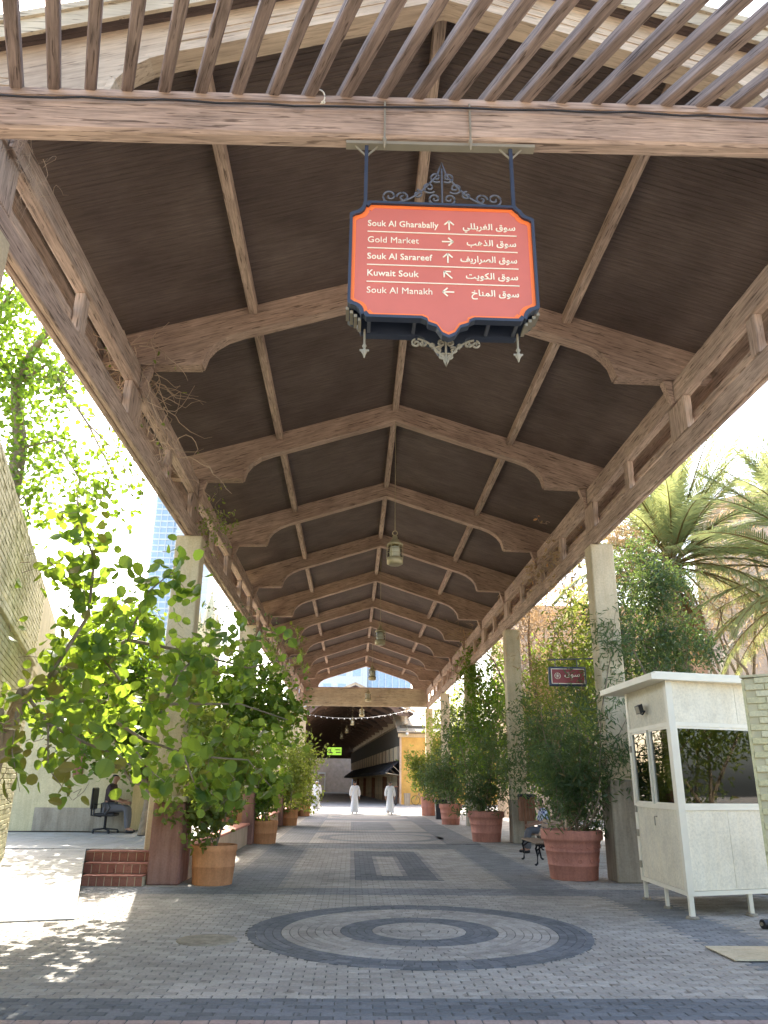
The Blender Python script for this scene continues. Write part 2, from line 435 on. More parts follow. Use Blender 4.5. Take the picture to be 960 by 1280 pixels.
def paver_mesh(w_, d_, tone, mat, name='paver', h=0.03, b=0.005):
    mb = MB(); x, y = w_ / 2, d_ / 2
    vs = [(-x, -y, -h), (x, -y, -h), (x, y, -h), (-x, y, -h), (-x, -y, -b), (x, -y, -b), (x, y, -b), (-x, y, -b),
          (-x + b, -y + b, 0), (x - b, -y + b, 0), (x - b, y - b, 0), (-x + b, y - b, 0)]
    fs = [(8, 9, 10, 11)] + [(i, (i + 1) % 4, (i + 1) % 4 + 4, i + 4) for i in range(4)] + [(i + 4, (i + 1) % 4 + 4, (i + 1) % 4 + 8, i + 8) for i in range(4)]
    mb.add(vs, fs); me = mb.mesh(name, mat)
    set_tone(me, [tone] * len(me.polygons)); return me
PM = ['pave_light', 'pave_dark', 'pave_pink', 'pave_mid']
pv = {(k, t): paver_mesh(0.19, 0.092, t, M[PM[k]]) for k in range(4) for t in (0.0, 0.3, 0.6, 1.0)}
joined = [([], [], []) for _ in range(4)]
n_part = 0
cell_w, cell_d = 0.2, 0.1
for j in range(int((24 - 4.6) / cell_d)):
    y = 4.65 + j * cell_d
    x0 = -5.4 if y > 14.2 else -6.2
    x1 = 7.5
    for i in range(int((x1 - x0) / cell_w) + 1):
        x = x0 + i * cell_w + (0.1 if j % 2 else 0)
        x = round(x / 0.1) * 0.1
        dc = math.hypot(x - CX, y - CY)
        if dc < 1.9: continue
        if y > 14.2 and x < -4.6: continue
        k = zone(x, y); t = rnd.choice((0.0, 0.3, 0.6, 1.0))
        if k == 2 and False: pass
        vis = 6.35 < y < 6.95 and -2.9 < x < 3.7
        if vis and n_part < 300:
            o = link('paver', pv[(k, t)], PAVE, (x - 0.8, y - 4.0, rnd.uniform(-0.001, 0.0015)), (rnd.uniform(-.01, .01), rnd.uniform(-.006, .006), rnd.uniform(-.012, .012)))
            n_part += 1
        else:
            V, F, T = joined[k]; b0 = len(V); hw, hd = 0.095, 0.046; e = 0.005
            z = rnd.uniform(-0.001, 0.0015)
            tx = rnd.uniform(-.0011, .0011); ty = rnd.uniform(-.001, .001)
            V += [(x - hw, y - hd, z - .02), (x + hw, y - hd, z - .02), (x + hw, y + hd, z - .02), (x - hw, y + hd, z - .02)]
            V += [(x - hw, y - hd, z - e), (x + hw, y - hd, z - e), (x + hw, y + hd, z - e), (x - hw, y + hd, z - e)]
            V += [(x - hw + e, y - hd + e, z - tx - ty), (x + hw - e, y - hd + e, z + tx - ty), (x + hw - e, y + hd - e, z + tx + ty), (x - hw + e, y + hd - e, z - tx + ty)]
            F.append((b0 + 8, b0 + 9, b0 + 10, b0 + 11))
            for q in range(4):
                F.append((b0 + q, b0 + (q + 1) % 4, b0 + (q + 1) % 4 + 4, b0 + q + 4))
                F.append((b0 + 4 + q, b0 + (q + 1) % 4 + 4, b0 + (q + 1) % 4 + 8, b0 + q + 8))
            T += [rnd.random()] * 9
# ring pavers of the round medallion (proud by 4 mm of the field)
def ring_band(r0, r1, k, rows):
    V, F, T = joined[k]
    dr = (r1 - r0) / rows
    for a in range(rows):
        ra, rb = r0 + a * dr + 0.004, r0 + (a + 1) * dr - 0.004
        n = max(6, int(2 * math.pi * (ra + rb) / 2 / (0.17 if r1 > 0.5 else 0.13)))
        off = rnd.random()
        for i in range(n):
            a0 = (i + off) / n * 2 * math.pi + 0.004 / max(ra, .05); a1 = (i + 1 + off) / n * 2 * math.pi - 0.004 / max(ra, .05)
            z = 0.005 + rnd.uniform(0, 0.0015); b0 = len(V)
            for zz, e in ((-0.006, 0), (z - 0.003, 0), (z, 0.004)):
                for (r_, a_, sr, sa) in ((ra, a0, 1, 1), (rb, a0, -1, 1), (rb, a1, -1, -1), (ra, a1, 1, -1)):
                    rr = r_ + sr * e; aa = a_ + sa * e / max(r_, .05)
                    V.append((CX + rr * math.cos(aa), CY + rr * math.sin(aa), zz))
            F.append((b0 + 8, b0 + 11, b0 + 10, b0 + 9))
            for q in range(4):
                F.append((b0 + q, b0 + q + 4, b0 + (q + 1) % 4 + 4, b0 + (q + 1) % 4))
                F.append((b0 + 4 + q, b0 + q + 8, b0 + (q + 1) % 4 + 8, b0 + (q + 1) % 4 + 4))
            T += [rnd.random()] * 9
ring_band(1.62, 2.01, 1, 4); ring_band(0.93, 1.62, 0, 7); ring_band(0.56, 0.93, 1, 4); ring_band(0.04, 0.56, 0, 5)
g = MB(); g.lathe([(0.0, -0.004), (2.03, -0.004), (2.03, -0.0005), (0.0, -0.0005)], (CX, CY, 0), 64)
g.build('medallion_bed', M['sandbed'], PAVE)
for k, (V, F, T) in enumerate(joined):
    me = bpy.data.meshes.new('paver_field'); me.from_pydata([(a - 0.8, b - 4.0, c) for a, b, c in V], [], F); me.update()
    me.materials.append(M[PM[k]]); set_tone(me, T)
    o = link('paver_field', me, PAVE); o['kind'] = 'stuff'

# paving beyond, where the single pavers can no longer be told apart
g = MB(); g.box(-5, 60, 24.0, 120, -0.04, 0.0)
tag(g.build('far_paving', M['far_light'], None), kind='structure')
g = MB(); g.box(-30, -5, 40, 120, -0.04, 0.0); g.box(7.6, 60, 3, 24, -0.04, -0.001)
tag(g.build('side_paving', M['far_light'], None), kind='structure')
g = MB()
def sheet(mb, x0, x1, y0, y1, z=0.004): mb.box(x0, x1, y0, y1, -0.003, z)
for (y0, y1) in ((24.0, 40.0), (40.0, 56.0)):
    sheet(g, -2.2, -1.2, y0, y1 - 1.8); sheet(g, 2.75, 3.75, y0, y1 - 1.8)
    sheet(g, -2.2, 3.75, y1 - 1.8, y1)
    sheet(g, -1.2, 2.75, y0 + 5.0, y0 + 5.7)
    sheet(g, 0.0, 1.65, y0 + 6.6, y0 + 12.8)
    # ring of the next medallion
    n = 48; c = (0.95, y0 + 2.5)
    vs = []
    for i in range(n):
        a = 2 * math.pi * i / n
        for r_ in (1.6, 2.0): vs.append((c[0] + r_ * math.cos(a), c[1] + r_ * math.sin(a), 0.004))
    g.add(vs, [(2 * i, 2 * i + 1, (2 * i + 3) % (2 * n), (2 * i + 2) % (2 * n)) for i in range(n)])
tag(g.build('dark_paving_bands', M['far_dark'], None), kind='structure')

# manhole cover on the left
t = thing('manhole_cover', 'round cast iron drain cover flush in the paving at lower left', 'manhole cover', (-1.55, 9.6, 0))
g = MB(); g.lathe([(0.0, -0.003), (0.33, -0.003), (0.33, 0.006), (0.30, 0.008), (0.0, 0.008)], (-1.55, 9.6, 0), 32); g.build('lid', M['plinth'], t)
g = MB()
for i in range(-3, 4): 
    L = math.sqrt(0.28 ** 2 - (i * .075) ** 2); g.box(-1.55 - L, -1.55 + L, 9.6 + i * .075 - .012, 9.6 + i * .075 + .012, 0.007, 0.012)
g.build('grip_ribs', M['plinth'], t)

# ================================================================ main timber canopy
Y0, DY, NT = 5.85, 4.7, 11
RX = 0.77; RZ = 9.52; SL = 0.315
def rz_(x): return RZ - SL * abs(x - RX)
CAN = thing('timber_canopy', 'long pitched timber canopy roof with arched trusses over the paved walkway', 'canopy', (0.77, 5.3, 0))

def truss_poly(half=False):
    # right-hand half, offsets from the ridge; mirrored for the left
    L = []
    out = 4.25
    low = [(0, 9.12), (2.38, 8.34), (2.62, 8.27), (2.86, 8.17), (3.05, 8.03), (3.16, 7.88), (3.22, 7.66), (4.1, 7.64)]
    up = [(out + 0.45, 7.64 + 0.2), (out + 0.45, RZ - SL * (out + 0.45)), (0, RZ)]
    return low, up
low, up = truss_poly()
right = low + [(4.7, 7.66)] + up
left = [(-x, z) for x, z in right]
def truss_mb(y):
    mb = MB()
    for side in (1, -1):
        poly = [(RX + side * a, z) for a, z in low + [(4.7, 7.66), (4.7, rz_(RX + 4.7) - 0.004), (0, RZ - 0.004)]]
        mb.prism(poly, y - 0.09, y + 0.09, 'y')
        # moulded strips: one along the curved lower edge (proud and a little lower), one near the top
        pts = [(a, z) for a, z in low + [(4.7, 7.66)]]
        for (a, z), (b, z2) in zip(pts, pts[1:]):
            d = Vector((b - a, 0, z2 - z)); nrm = Vector((-d.z, 0, d.x)).normalized()
            for (o0, o1, ov) in ((-0.028, 0.035, 0.112), (0.11, 0.13, 0.1), (0.2, 0.215, 0.098)):
                if o0 > 0 and a > 2.5 and a < 3.25: continue
                A = Vector((a, 0, z)) + nrm * o0; B = Vector((b, 0, z2)) + nrm * o0
                C_ = Vector((b, 0, z2)) + nrm * o1; D = Vector((a, 0, z)) + nrm * o1
                mb.prism([(RX + side * p.x, p.z) for p in (A, B, C_, D)], y - ov, y + ov, 'y')
    return mb
t0 = None
for k in range(NT):
    y = Y0 + k * DY - (0.16 if k == 0 else 0)
    if k < 2: t0 = truss_mb(y).build('truss', M['gable' if k == 0 else 'truss'], CAN)
    else:
        c = t0.copy(); col.objects.link(c); c.parent = CAN; c.location = (0, (k - 1) * DY, 0)
# ridge beam and purlins between the trusses
YE = Y0 + DY * (NT - 1)
for xo, zt in ((0.0, 0.03), (-2.48, 0), (2.48, 0)):
    for k in range(NT - 1):
        ya, yb = Y0 + k * DY + 0.095, Y0 + (k + 1) * DY - 0.095
        x = RX + xo; zt_ = rz_(x) - (0.0 if xo else 0.02)
        g = MB(); g.bbox(x - 0.065, x + 0.065, ya, yb, zt_ - 0.17, zt_ - 0.005, 0.008)
        g.build('ridge_beam' if xo == 0 else 'purlin', M['beam_y'], CAN)
# boards under the roof: narrow strips with open V joints
for side in (-1, 1):
    mb = MB(); y = 5.48; bw = 0.075
    T = []
    while y < YE + 0.5:
        j = rnd.uniform(-0.0015, 0.0015)
        a, b = (RX, RZ), (RX + side * 4.78, RZ - SL * 4.78)
        vs = []
        for (x, z) in (a, b):
            vs += [(x, y + 0.001, z + 0.006 + j), (x, y + 0.005, z + j), (x, y + bw - 0.005, z + j), (x, y + bw - 0.001, z + 0.006 + j)]
        mb.add(vs, [(0, 4, 5, 1), (1, 5, 6, 2), (2, 6, 7, 3)])
        y += bw
    me = mb.mesh('boarding', M['board']);
    me.transform(Matrix.Translation((-0.77, -5.3, 0)))
    o = link('boarding', me, CAN); o['kind'] = 'stuff'
    g = MB(); g.prism([(RX, RZ + 0.014), (RX + side * 4.80, RZ - SL * 4.80 + 0.014), (RX + side * 4.80, RZ - SL * 4.80 + 0.15), (RX, RZ + 0.15)], 5.46, YE + 0.5, 'y')
    g.build('roof_slab', M['roof_sheet'], CAN)
    # front and back fascia boards
    for (ya, yb) in ((5.42, 5.458), (YE + 0.502, YE + 0.54)):
        for (d0, d1, yo) in ((-0.06, 0.12, 0), (0.12, 0.20, -0.03)):
            g = MB(); g.prism([(RX, RZ + d0), (RX + side * 4.82, RZ - SL * 4.82 + d0), (RX + side * 4.82, RZ - SL * 4.82 + d1 - .002), (RX, RZ + d1 - .002)], ya + yo, yb, 'y')
            g.build('fascia_board', M['fascia'], CAN)
    g = MB(); x = RX + side * 4.81; g.box(min(x, x + side * .03), max(x, x + side * .03), 5.42, YE + 0.54, 7.42 if side < 0 else 7.25, RZ - SL * 4.81 + .14)
    g.build('eave_board', M['beam_y'], CAN)
# eave beams, posts and brackets
def beam_y(mb, x0, x1, y0, y1, z0, z1): mb.bbox(x0, x1, y0, y1, z0, z1, 0.015)
for side in (-1, 1):
    if side < 0: X = dict(l0=(-3.52, -3.445), l1=(-3.44, -3.355), u=(-3.51, -3.34), m=(-3.56, -3.5), c=(-3.67, -3.15), p=(-3.49, -3.38))
    else: X = dict(l0=(4.94, 5.01), l1=(4.86, 4.935), u=(4.86, 5.03), m=(5.04, 5.10), c=(4.80, 5.27), p=(4.89, 5.0))
    for key in ('l0', 'l1'):
        y = 1.5; first = True
        for ye in (5.9, 15.25, 24.65, 34.05, 43.45, YE):
            g = MB(); beam_y(g, *X[key], y, ye - 0.004, 6.35 + (0.012 if key == 'l1' else 0), 6.70 if key == 'l0' else 6.66)
            g.build('lower_eave_beam', M['beam_y'], CAN); y = ye
    y = 5.5
    for ye in (10.55, 19.95, 29.35, 38.75, 48.15, YE + .1):
        g = MB(); beam_y(g, *X['u'], y, ye - 0.004, 7.25, 7.60)
        g.box(X['u'][0] - .008, X['u'][1] + .008, y, ye - .004, 7.41, 7.43)
        g.build('upper_eave_beam', M['beam_y'], CAN); y = ye
    g = MB(); beam_y(g, *X['m'], 5.5, YE, 6.86, 7.0); g.build('middle_rail', M['beam_y'], CAN)
    # posts: wide panels at the trusses, single posts half way
    for k in range(NT):
        y = Y0 + k * DY
        g = MB(); g.bbox(X['p'][0], X['p'][1], y - 0.30, y + 0.30, 6.70, 7.248, 0.01); g.build('post_panel', M['beam_z'], CAN)
        xi = X['u'][1] + 0.014 if side < 0 else X['u'][0] - 0.014
        g = MB(); s_ = 1 if side < 0 else -1
        g.prism([(xi, 7.22), (xi + s_ * .02, 7.22), (xi + s_ * .14, 7.60), (xi, 7.60)], y - 0.07, y + 0.07, 'y'); g.build('bracket', M['truss'], CAN)
        if k < NT - 1:
            g = MB(); ym = y + DY / 2; g.bbox(X['p'][0], X['p'][1], ym - 0.10, ym + 0.10, 6.70, 7.248, 0.01); g.build('post', M['beam_z'], CAN)
    for k in (-1, 0, 1, 2, 3, 4):
        y = 15.25 + 9.4 * k
        dx = -.13 if (side < 0 and k < 0) else 0
        g = MB(); g.bbox(X['c'][0] + dx, X['c'][1] + dx, y - 0.22, y + 0.22, 0.0, 6.345, 0.02); cobj = g.build('column', M['column'], CAN)
        if side > 0 and k >= 0:
            g = MB(); g.bbox(4.78, 5.42, y - 0.3, y + 0.32, 0.0, 1.74 if k == 0 else 1.2, 0.02); g.build('column_plinth', M['plinth'], CAN)
# end beam of the canopy, horizontally boarded
for i in range(6):
    g = MB(); z0 = 6.46 + i * 0.195; g.bbox(-3.6, 4.98, YE + 0.14 + 0.01 * (i % 2), YE + 0.3, z0, z0 + 0.19, 0.008)
    g.build('end_board', M['fascia'], CAN)
g = MB(); g.box(-3.65, 5.03, YE + .1, YE + .36, 7.632, 7.70); g.build('end_cap_board', M['beam_x'], CAN)

# ================================================================ pergola in front: cross beam and slanting rafters
PER = thing('pergola_frame', 'weathered timber cross beam carrying a row of slanting rafters overhead', 'pergola', (0.77, 4.9, 6.35))
tilt = 0.0165
def tz(x): return (x - 0.14) * tilt
g = MB()
x0, x1 = -5.2, 7.2
prof = [(4.80, 6.535), (4.82, 6.51), (4.915, 6.50), (4.925, 6.865), (4.80, 6.865)]
n = 24
vs = []; fs = []
for i in range(n + 1):
    x = x0 + (x1 - x0) * i / n
    for (y, z) in prof: vs.append((x, y + rnd.uniform(-.002, .002), z + tz(x) + rnd.uniform(-.002, .002)))
for i in range(n):
    for k in range(5):
        fs.append((i * 5 + k, i * 5 + (k + 1) % 5, (i + 1) * 5 + (k + 1) % 5, (i + 1) * 5 + k))
fs += [(4, 3, 2, 1, 0), tuple(n * 5 + k for k in range(5))]
g.add(vs, fs); g.build('cross_beam', M['beam_x'], PER)
g = MB(); g.add([(x, y, z + tz(x)) for x in (x0, x1) for (y, z) in ((4.78, 6.83), (4.95, 6.83), (4.95, 6.90), (4.78, 6.90))],
                [(0, 1, 2, 3), (7, 6, 5, 4), (0, 4, 5, 1), (1, 5, 6, 2), (2, 6, 7, 3), (3, 7, 4, 0)])
g.build('cap_plank', M['beam_x'], PER)
g = MB()
cab = []
for i in range(60):
    x = x0 + (x1 - x0) * i / 59; cab.append((x, 4.765 + 0.004 * math.sin(i * 2.1), 6.795 + tz(x) - 0.012 * abs(math.sin(i * 0.9)) - max(0, 0.0 + 0.02 * math.sin(i * .35))))
g.tube(cab, 0.009, 6); g.build('cable', M['plastic'], PER)
g = MB()
for (cx_, r_) in ((-0.37, 0.07),):
    g.tube([(cx_ + 0.05 * math.cos(a) - .02, 4.75, 6.84 + 0.075 * math.sin(a)) for a in np.linspace(-1.2, 2.6, 14)], 0.006, 6)
    g.tube([(cx_ + 0.02 + 0.012 * math.cos(a), 4.745, 6.78 + 0.012 * math.sin(a)) for a in np.linspace(0, 9, 24)], 0.006, 6)
g.build('cable_loop', M['white_paint'], PER)
D = Vector((-0.3505, 0.9194, 0.1785))
side_v = D.cross(Vector((0, 0, 1))).normalized(); upv = side_v.cross(D).normalized()
for i in range(-7, 27):
    xb = -2.83 + i * 0.292
    if xb > 6.3: break
    base = Vector((xb, 4.87, 6.902 + tz(xb) + 0.056))
    hw = 0.047 + rnd.uniform(-.003, .003)
    a = base + D * 0.12; b = base - D * 3.6
    jit = side_v * rnd.uniform(-.02, .02)
    g = MB(); c_ = (a + b) / 2 + jit * .3; hx = side_v * hw; hz = upv * 0.055; hd = (b - a) / 2 + jit * .5
    # chamfered section
    vs = []
    for e in (-1, 1):
        for (u_, v_) in ((-1, -.75), (-.75, -1), (.75, -1), (1, -.75), (1, .75), (.75, 1), (-.75, 1), (-1, .75)):
            vs.append(c_ + hd * e + hx * u_ + hz * v_)
    g.add(vs, [tuple(range(8)), tuple(range(15, 7, -1))] + [(k, k + 8, (k + 1) % 8 + 8, (k + 1) % 8) for k in range(8)])
    g.build('rafter', M['rafter'], PER)
# small iron straps and hooks on the beam
for xh in (0.145, 0.83):
    g = MB(); z = 6.48 + tz(xh)
    g.tube([(xh, 4.775, z + .36), (xh, 4.775, z + .0), (xh, 4.775, z - .02), (xh, 4.79, z - .10)], [0.009, .009, .02, .004], 6)
    g.tube([(xh, 4.775, z + .14), (xh + .0, 4.755, z + .10), (xh, 4.775, z + .06)], .008, 6)
    g.build('iron_hook', M['iron_old'], PER)

# ================================================================ hanging direction sign
SG = thing('direction_sign', 'large red hanging direction sign with five bilingual rows and iron scrollwork', 'sign', (0.64, 4.93, 6.44))
SX0, SX1, SZ0, SZ1 = -0.11, 1.285, 4.79, 5.815
def sign_outline(x0, x1, z0, z1, c, drop):
    """outline clockwise from top left, with notched corners and the pointed drop at the bottom"""
    xm = (x0 + x1) / 2 + 0.03
    def arc(cx_, cz, a0, a1, r, n=5): return [(cx_ + r * math.cos(R(a0 + (a1 - a0) * i / n)), cz + r * math.sin(R(a0 + (a1 - a0) * i / n))) for i in range(n + 1)]
    P = []
    P += [(x0 + c * 1.25, z1)] ; P += [(x1 - c * 1.25, z1)]
    P += [(x1 - c * 1.05, z1 - c * .25)] + arc(x1 - c * .1, z1 - c * .15, 180, 262, c * .8)[1:] + [(x1, z1 - c * 1.1), ]
    P += [(x1, z0 + c * 1.1)] + arc(x1 - c * .1, z0 + c * .15, 98, 180, c * .8) + [(x1 - c * 1.05, z0 + c * .25), (x1 - c * 1.25, z0)]
    P += [(xm + drop * 1.25, z0), (xm + drop * 1.0, z0 - drop * .12), (xm + drop * .95, z0 - drop * .3), (xm + drop * .55, z0 - drop * .45), (xm + drop * .3, z0 - drop * .85), (xm, z0 - drop)]
    P += [(xm - drop * .3, z0 - drop * .85), (xm - drop * .55, z0 - drop * .45), (xm - drop * .95, z0 - drop * .3), (xm - drop * 1.0, z0 - drop * .12), (xm - drop * 1.25, z0)]
    P += [(x0 + c * 1.25, z0), (x0 + c * 1.05, z0 + c * .25)] + arc(x0 + c * .1, z0 + c * .15, 0, 82, c * .8) + [(x0, z0 + c * 1.1)]
    P += [(x0, z1 - c * 1.1)] + arc(x0 + c * .1, z1 - c * .15, 278, 360, c * .8) + [(x0 + c * 1.05, z1 - c * .25)]
    return P
def fprism(poly, y0, y1):
    """prism from possibly concave polygon: triangulated by bmesh"""
    mb = MB(); mb.prism(poly, y0, y1, 'y'); return mb
def frame_between(outer, inner, y0, y1):
    n_ = len(outer); mb = MB()
    vs = [(a, y0, b) for a, b in outer] + [(a, y0, b) for a, b in inner] + [(a, y1, b) for a, b in outer] + [(a, y1, b) for a, b in inner]
    fs = []
    for i in range(n_):
        j = (i + 1) % n_
        fs += [(i, j, n_ + j, n_ + i), (2 * n_ + i, 3 * n_ + i, 3 * n_ + j, 2 * n_ + j), (i, 2 * n_ + i, 2 * n_ + j, j), (n_ + i, n_ + j, 3 * n_ + j, 3 * n_ + i)]
    return mb.add(vs, fs)
o_out = sign_outline(SX0, SX1, SZ0, SZ1, 0.11, 0.155)
o_mid = sign_outline(SX0 + .022, SX1 - .022, SZ0 + .022, SZ1 - .022, 0.11, 0.152)
o_in = sign_outline(SX0 + .048, SX1 - .048, SZ0 + .048, SZ1 - .048, 0.11, 0.143)
for (yf, face) in ((4.76, 1), (4.99, -1)):
    frame_between(o_out, o_mid, yf - .03 * 1, yf + .035).build('frame', M['sign_frame'], SG)
    frame_between(o_mid, o_in, yf - .006 * face - .001, yf + .006 + .001).build('orange_border', M['sign_orange'], SG)
    mb = fprism(o_in, yf - .004, yf + .004); mb.build('panel', M['sign_red'], SG)
    mb = fprism(o_mid, *sorted((yf + .012 * face, yf + .022 * face))); mb.build('backing_plate', M['sign_frame'], SG)
# side and bottom casing between the two faces
g = MB(); 
g.box(SX0 + .01, SX0 + .03, 4.80, 4.95, SZ0 + .14, SZ1 - .14); g.box(SX1 - .03, SX1 - .01, 4.80, 4.95, SZ0 + .14, SZ1 - .14)
g.box(SX0 + .15, SX1 - .15, 4.80, 4.95, SZ1 - .045, SZ1 - .02)
g.build('casing', M['sign_frame'], SG)
for xx in (SX0 + .16, 0.38, 0.92, SX1 - .16):
    g = MB(); g.box(xx - .012, xx + .012, 4.80, 4.95, SZ0 + .005, SZ0 + .025); g.build('spacer_bar', M['iron'], SG)
# corner mouldings seen below (stepped)
for xx, s_ in ((SX0, 1), (SX1, -1)):
    g = MB()
    for i in range(4):
        g.box(xx + s_ * (.0 + .03 * i) - .012, xx + s_ * (.03 * i) + .012, 4.80, 4.95, SZ0 + .10 - .03 * i, SZ0 + .125 - .03 * i)
    g.build('corner_moulding', M['iron_old'], SG)
def spiral(cx_, cz, r0, turns, a0, s_=1, n=26, y=4.93, shrink=0.18):
    return [(cx_ + s_ * r0 * (1 - (1 - shrink) * i / n) * math.cos(a0 + turns * 2 * math.pi * i / n), y, cz + r0 * (1 - (1 - shrink) * i / n) * math.sin(a0 + turns * 2 * math.pi * i / n)) for i in range(n + 1)]
def scrollwork(mb, xm, zb, sgn, k, y, rt):
    """one symmetric spray of scrolls; sgn +1 up, -1 down; k scale"""
    for s_ in (-1, 1):
        def S(x, z, r, t, a): 
            pts = spiral(0, 0, r * k, t, a, 1, 26, y)
            mb.tube([(xm + s_ * (x * k + p[0]), y, zb + sgn * (z * k + p[2])) for p in pts], rt, 5, False)
        S(.055, .05, .05, 1.3, -1.6); S(.10, .155, .055, 1.3, -2.4); S(.045, .255, .05, 1.3, -2.2); S(.19, .09, .04, 1.2, 1.5)
        S(.30, .055, .05, 1.3, .0); S(.40, .06, .06, 1.3, -1.4)
        arc_ = [(xm + s_ * k * (.02 + .16 * t_ + .2 * t_ * t_), y, zb + sgn * k * (.33 - .33 * t_ ** 0.7 + .02 * math.sin(6 * t_))) for t_ in np.linspace(0, 1, 16)]
        mb.tube(arc_, rt, 5, False)
    mb.tube([(xm, y, zb), (xm, y, zb + sgn * .34 * k)], rt, 5)
    mb.tube([(xm - .02 * k, y, zb + sgn * .33 * k), (xm, y, zb + sgn * .40 * k), (xm + .02 * k, y, zb + sgn * .33 * k)], rt, 5)
g = MB(); scrollwork(g, 0.59, SZ1 - .005, 1, 1.0, 4.742, .0085); g.build('top_scrollwork', M['iron'], SG)
g = MB(); scrollwork(g, 0.62, SZ0 - .05, -1, .55, 4.93, .009); g.build('bottom_scrollwork', M['iron_old'], SG)
for xx in (SX0 + .13, SX1 - .13):
    g = MB(); g.lathe([(.004, -.22), (.012, -.19), (.026, -.165), (.008, -.14), (.018, -.12), (.008, -.10), (.008, .02)], (xx, 4.93, SZ0), 8)
    g.box(xx - .035, xx + .035, 4.925, 4.935, SZ0 - .165, SZ0 - .15); g.build('finial', M['iron_old'], SG)
for xx in (0.005, 1.165):
    zt_ = 6.49 + tz(xx)
    g = MB(); g.box(xx - .014, xx + .014, 4.85, 4.878, SZ1 - .03, zt_ - .02); g.build('hanger_rod', M['sign_frame'], SG)
    g = MB(); g.bar((xx, 4.865, zt_ - .12), (xx - .09, 4.865, zt_ - .02), .012, .012); g.bar((xx, 4.865, zt_ - .12), (xx + .09, 4.865, zt_ - .02), .012, .012); g.build('hanger_fork', M['iron_old'], SG)
g = MB(); g.add([(x, y, z + tz(x)) for x in (-.16, 1.36) for (y, z) in ((4.83, 6.468), (4.9, 6.468), (4.9, 6.497), (4.83, 6.497))],
                [(0, 1, 2, 3), (7, 6, 5, 4), (0, 4, 5, 1), (1, 5, 6, 2), (2, 6, 7, 3), (3, 7, 4, 0)]); g.build('mounting_bar', M['iron_old'], SG)

FORMS = {'س': 0xFEB1, 'ق': 0xFED5, 'ل': 0xFEDD, 'غ': 0xFECD, 'ب': 0xFE8F, 'ي': 0xFEF1, 'ه': 0xFEE9, 'ص': 0xFEB9, 'ف': 0xFED1, 'ك': 0xFED9, 'ت': 0xFE95, 'م': 0xFEE1, 'ن': 0xFEE5, 'خ': 0xFEA5}
FORM2 = {'و': 0xFEED, 'ا': 0xFE8D, 'ر': 0xFEAD, 'ذ': 0xFEAB}
def shape_ar(s):
    out = []
    for i, ch in enumerate(s):
        if ch == ' ': out.append(' '); continue
        prev_j = i > 0 and s[i - 1] in FORMS
        next_j = i + 1 < len(s) and (s[i + 1] in FORMS or s[i + 1] in FORM2)
        if ch in FORM2: out.append(chr(FORM2[ch] + (1 if prev_j else 0)))
        else:
            b_ = FORMS[ch]
            out.append(chr(b_ + (3 if prev_j and next_j else 1 if prev_j else 2 if next_j else 0)))
    return ''.join(out[::-1])
def text_mesh(s, size, align='LEFT', offset=0.0, extrude=0.003, xs=1.0):
    cu = bpy.data.curves.new('lettering', 'FONT'); cu.body = s; cu.size = size; cu.align_x = align; cu.align_y = 'BOTTOM_BASELINE'
    cu.extrude = extrude; cu.offset = offset; cu.resolution_u = 3; cu.space_character = 1.02
    o = bpy.data.objects.new('tmp_lettering', cu); col.objects.link(o)
    me = bpy.data.meshes.new_from_object(o.evaluated_get(bpy.context.evaluated_depsgraph_get()))
    bpy.data.objects.remove(o); bpy.data.curves.remove(cu)
    me.transform(Matrix.Scale(xs, 4, (1, 0, 0))); return me
def put_text(s, x, y, z, size, parent, mat, align='LEFT', offset=0.0, xs=1.0):
    me = text_mesh(s, size, align, offset, 0.002, xs)
    me.materials.clear(); me.materials.append(mat)
    L = parent.location
    return link('lettering', me, parent, (x - L.x, y - L.y, z - L.z), (R(90), 0, 0))
rows = [('Souk Al Gharabally', 'سوق الغربللي', 'u'), ('Gold Market', 'سوق الذهب', 'r'), ('Souk Al Sarareef', 'سوق الصراريف', 'u'),
        ('Kuwait Souk', 'سوق الكويت', 'ul'), ('Souk Al Manakh', 'سوق المناخ', 'l')]
FY = 4.754
def arrow(mb, x, z, kind, L=.042, t_=.0055):
    ang = {'u': 90, 'r': 0, 'ul': 135, 'l': 180}[kind]
    d = Vector((math.cos(R(ang)), 0, math.sin(R(ang))))
    p = Vector((x, FY - .002, z)); tip = p + d * L
    mb.bar(p - d * L, tip, .004, t_ * 2, (0, 0, 1) if abs(d.z) < .9 else (1, 0, 0))
    for s_ in (-1, 1):
        e = Vector((math.cos(R(ang + s_ * 135)), 0, math.sin(R(ang + s_ * 135))))
        mb.bar(tip, tip + e * .05, .004, t_ * 2, (0, 0, 1) if abs(e.z) < .9 else (1, 0, 0))
for i, (en, ar, ak) in enumerate(rows):
    zb = 5.60 - i * 0.148
    put_text(en, 0.025, FY, zb, 0.075, SG, M['letter'], 'LEFT', 0.0 if 'M' in en else 0.0009, .90 if i == 0 else (.93 if i == 2 else .97))
    put_text(shape_ar(ar), 1.145, FY, zb, 0.074, SG, M['letter'], 'RIGHT', 0.0012, 1.0 if i != 2 else .92)
    g = MB(); arrow(g, 0.625 if i else 0.64, zb + .025, ak); g.build('arrow', M['letter'], SG)
    if i < 4:
        g = MB(); g.box(0.025, 1.15, FY - .004, FY + .001, zb - .056, zb - .048); g.build('divider_line', M['letter'], SG)

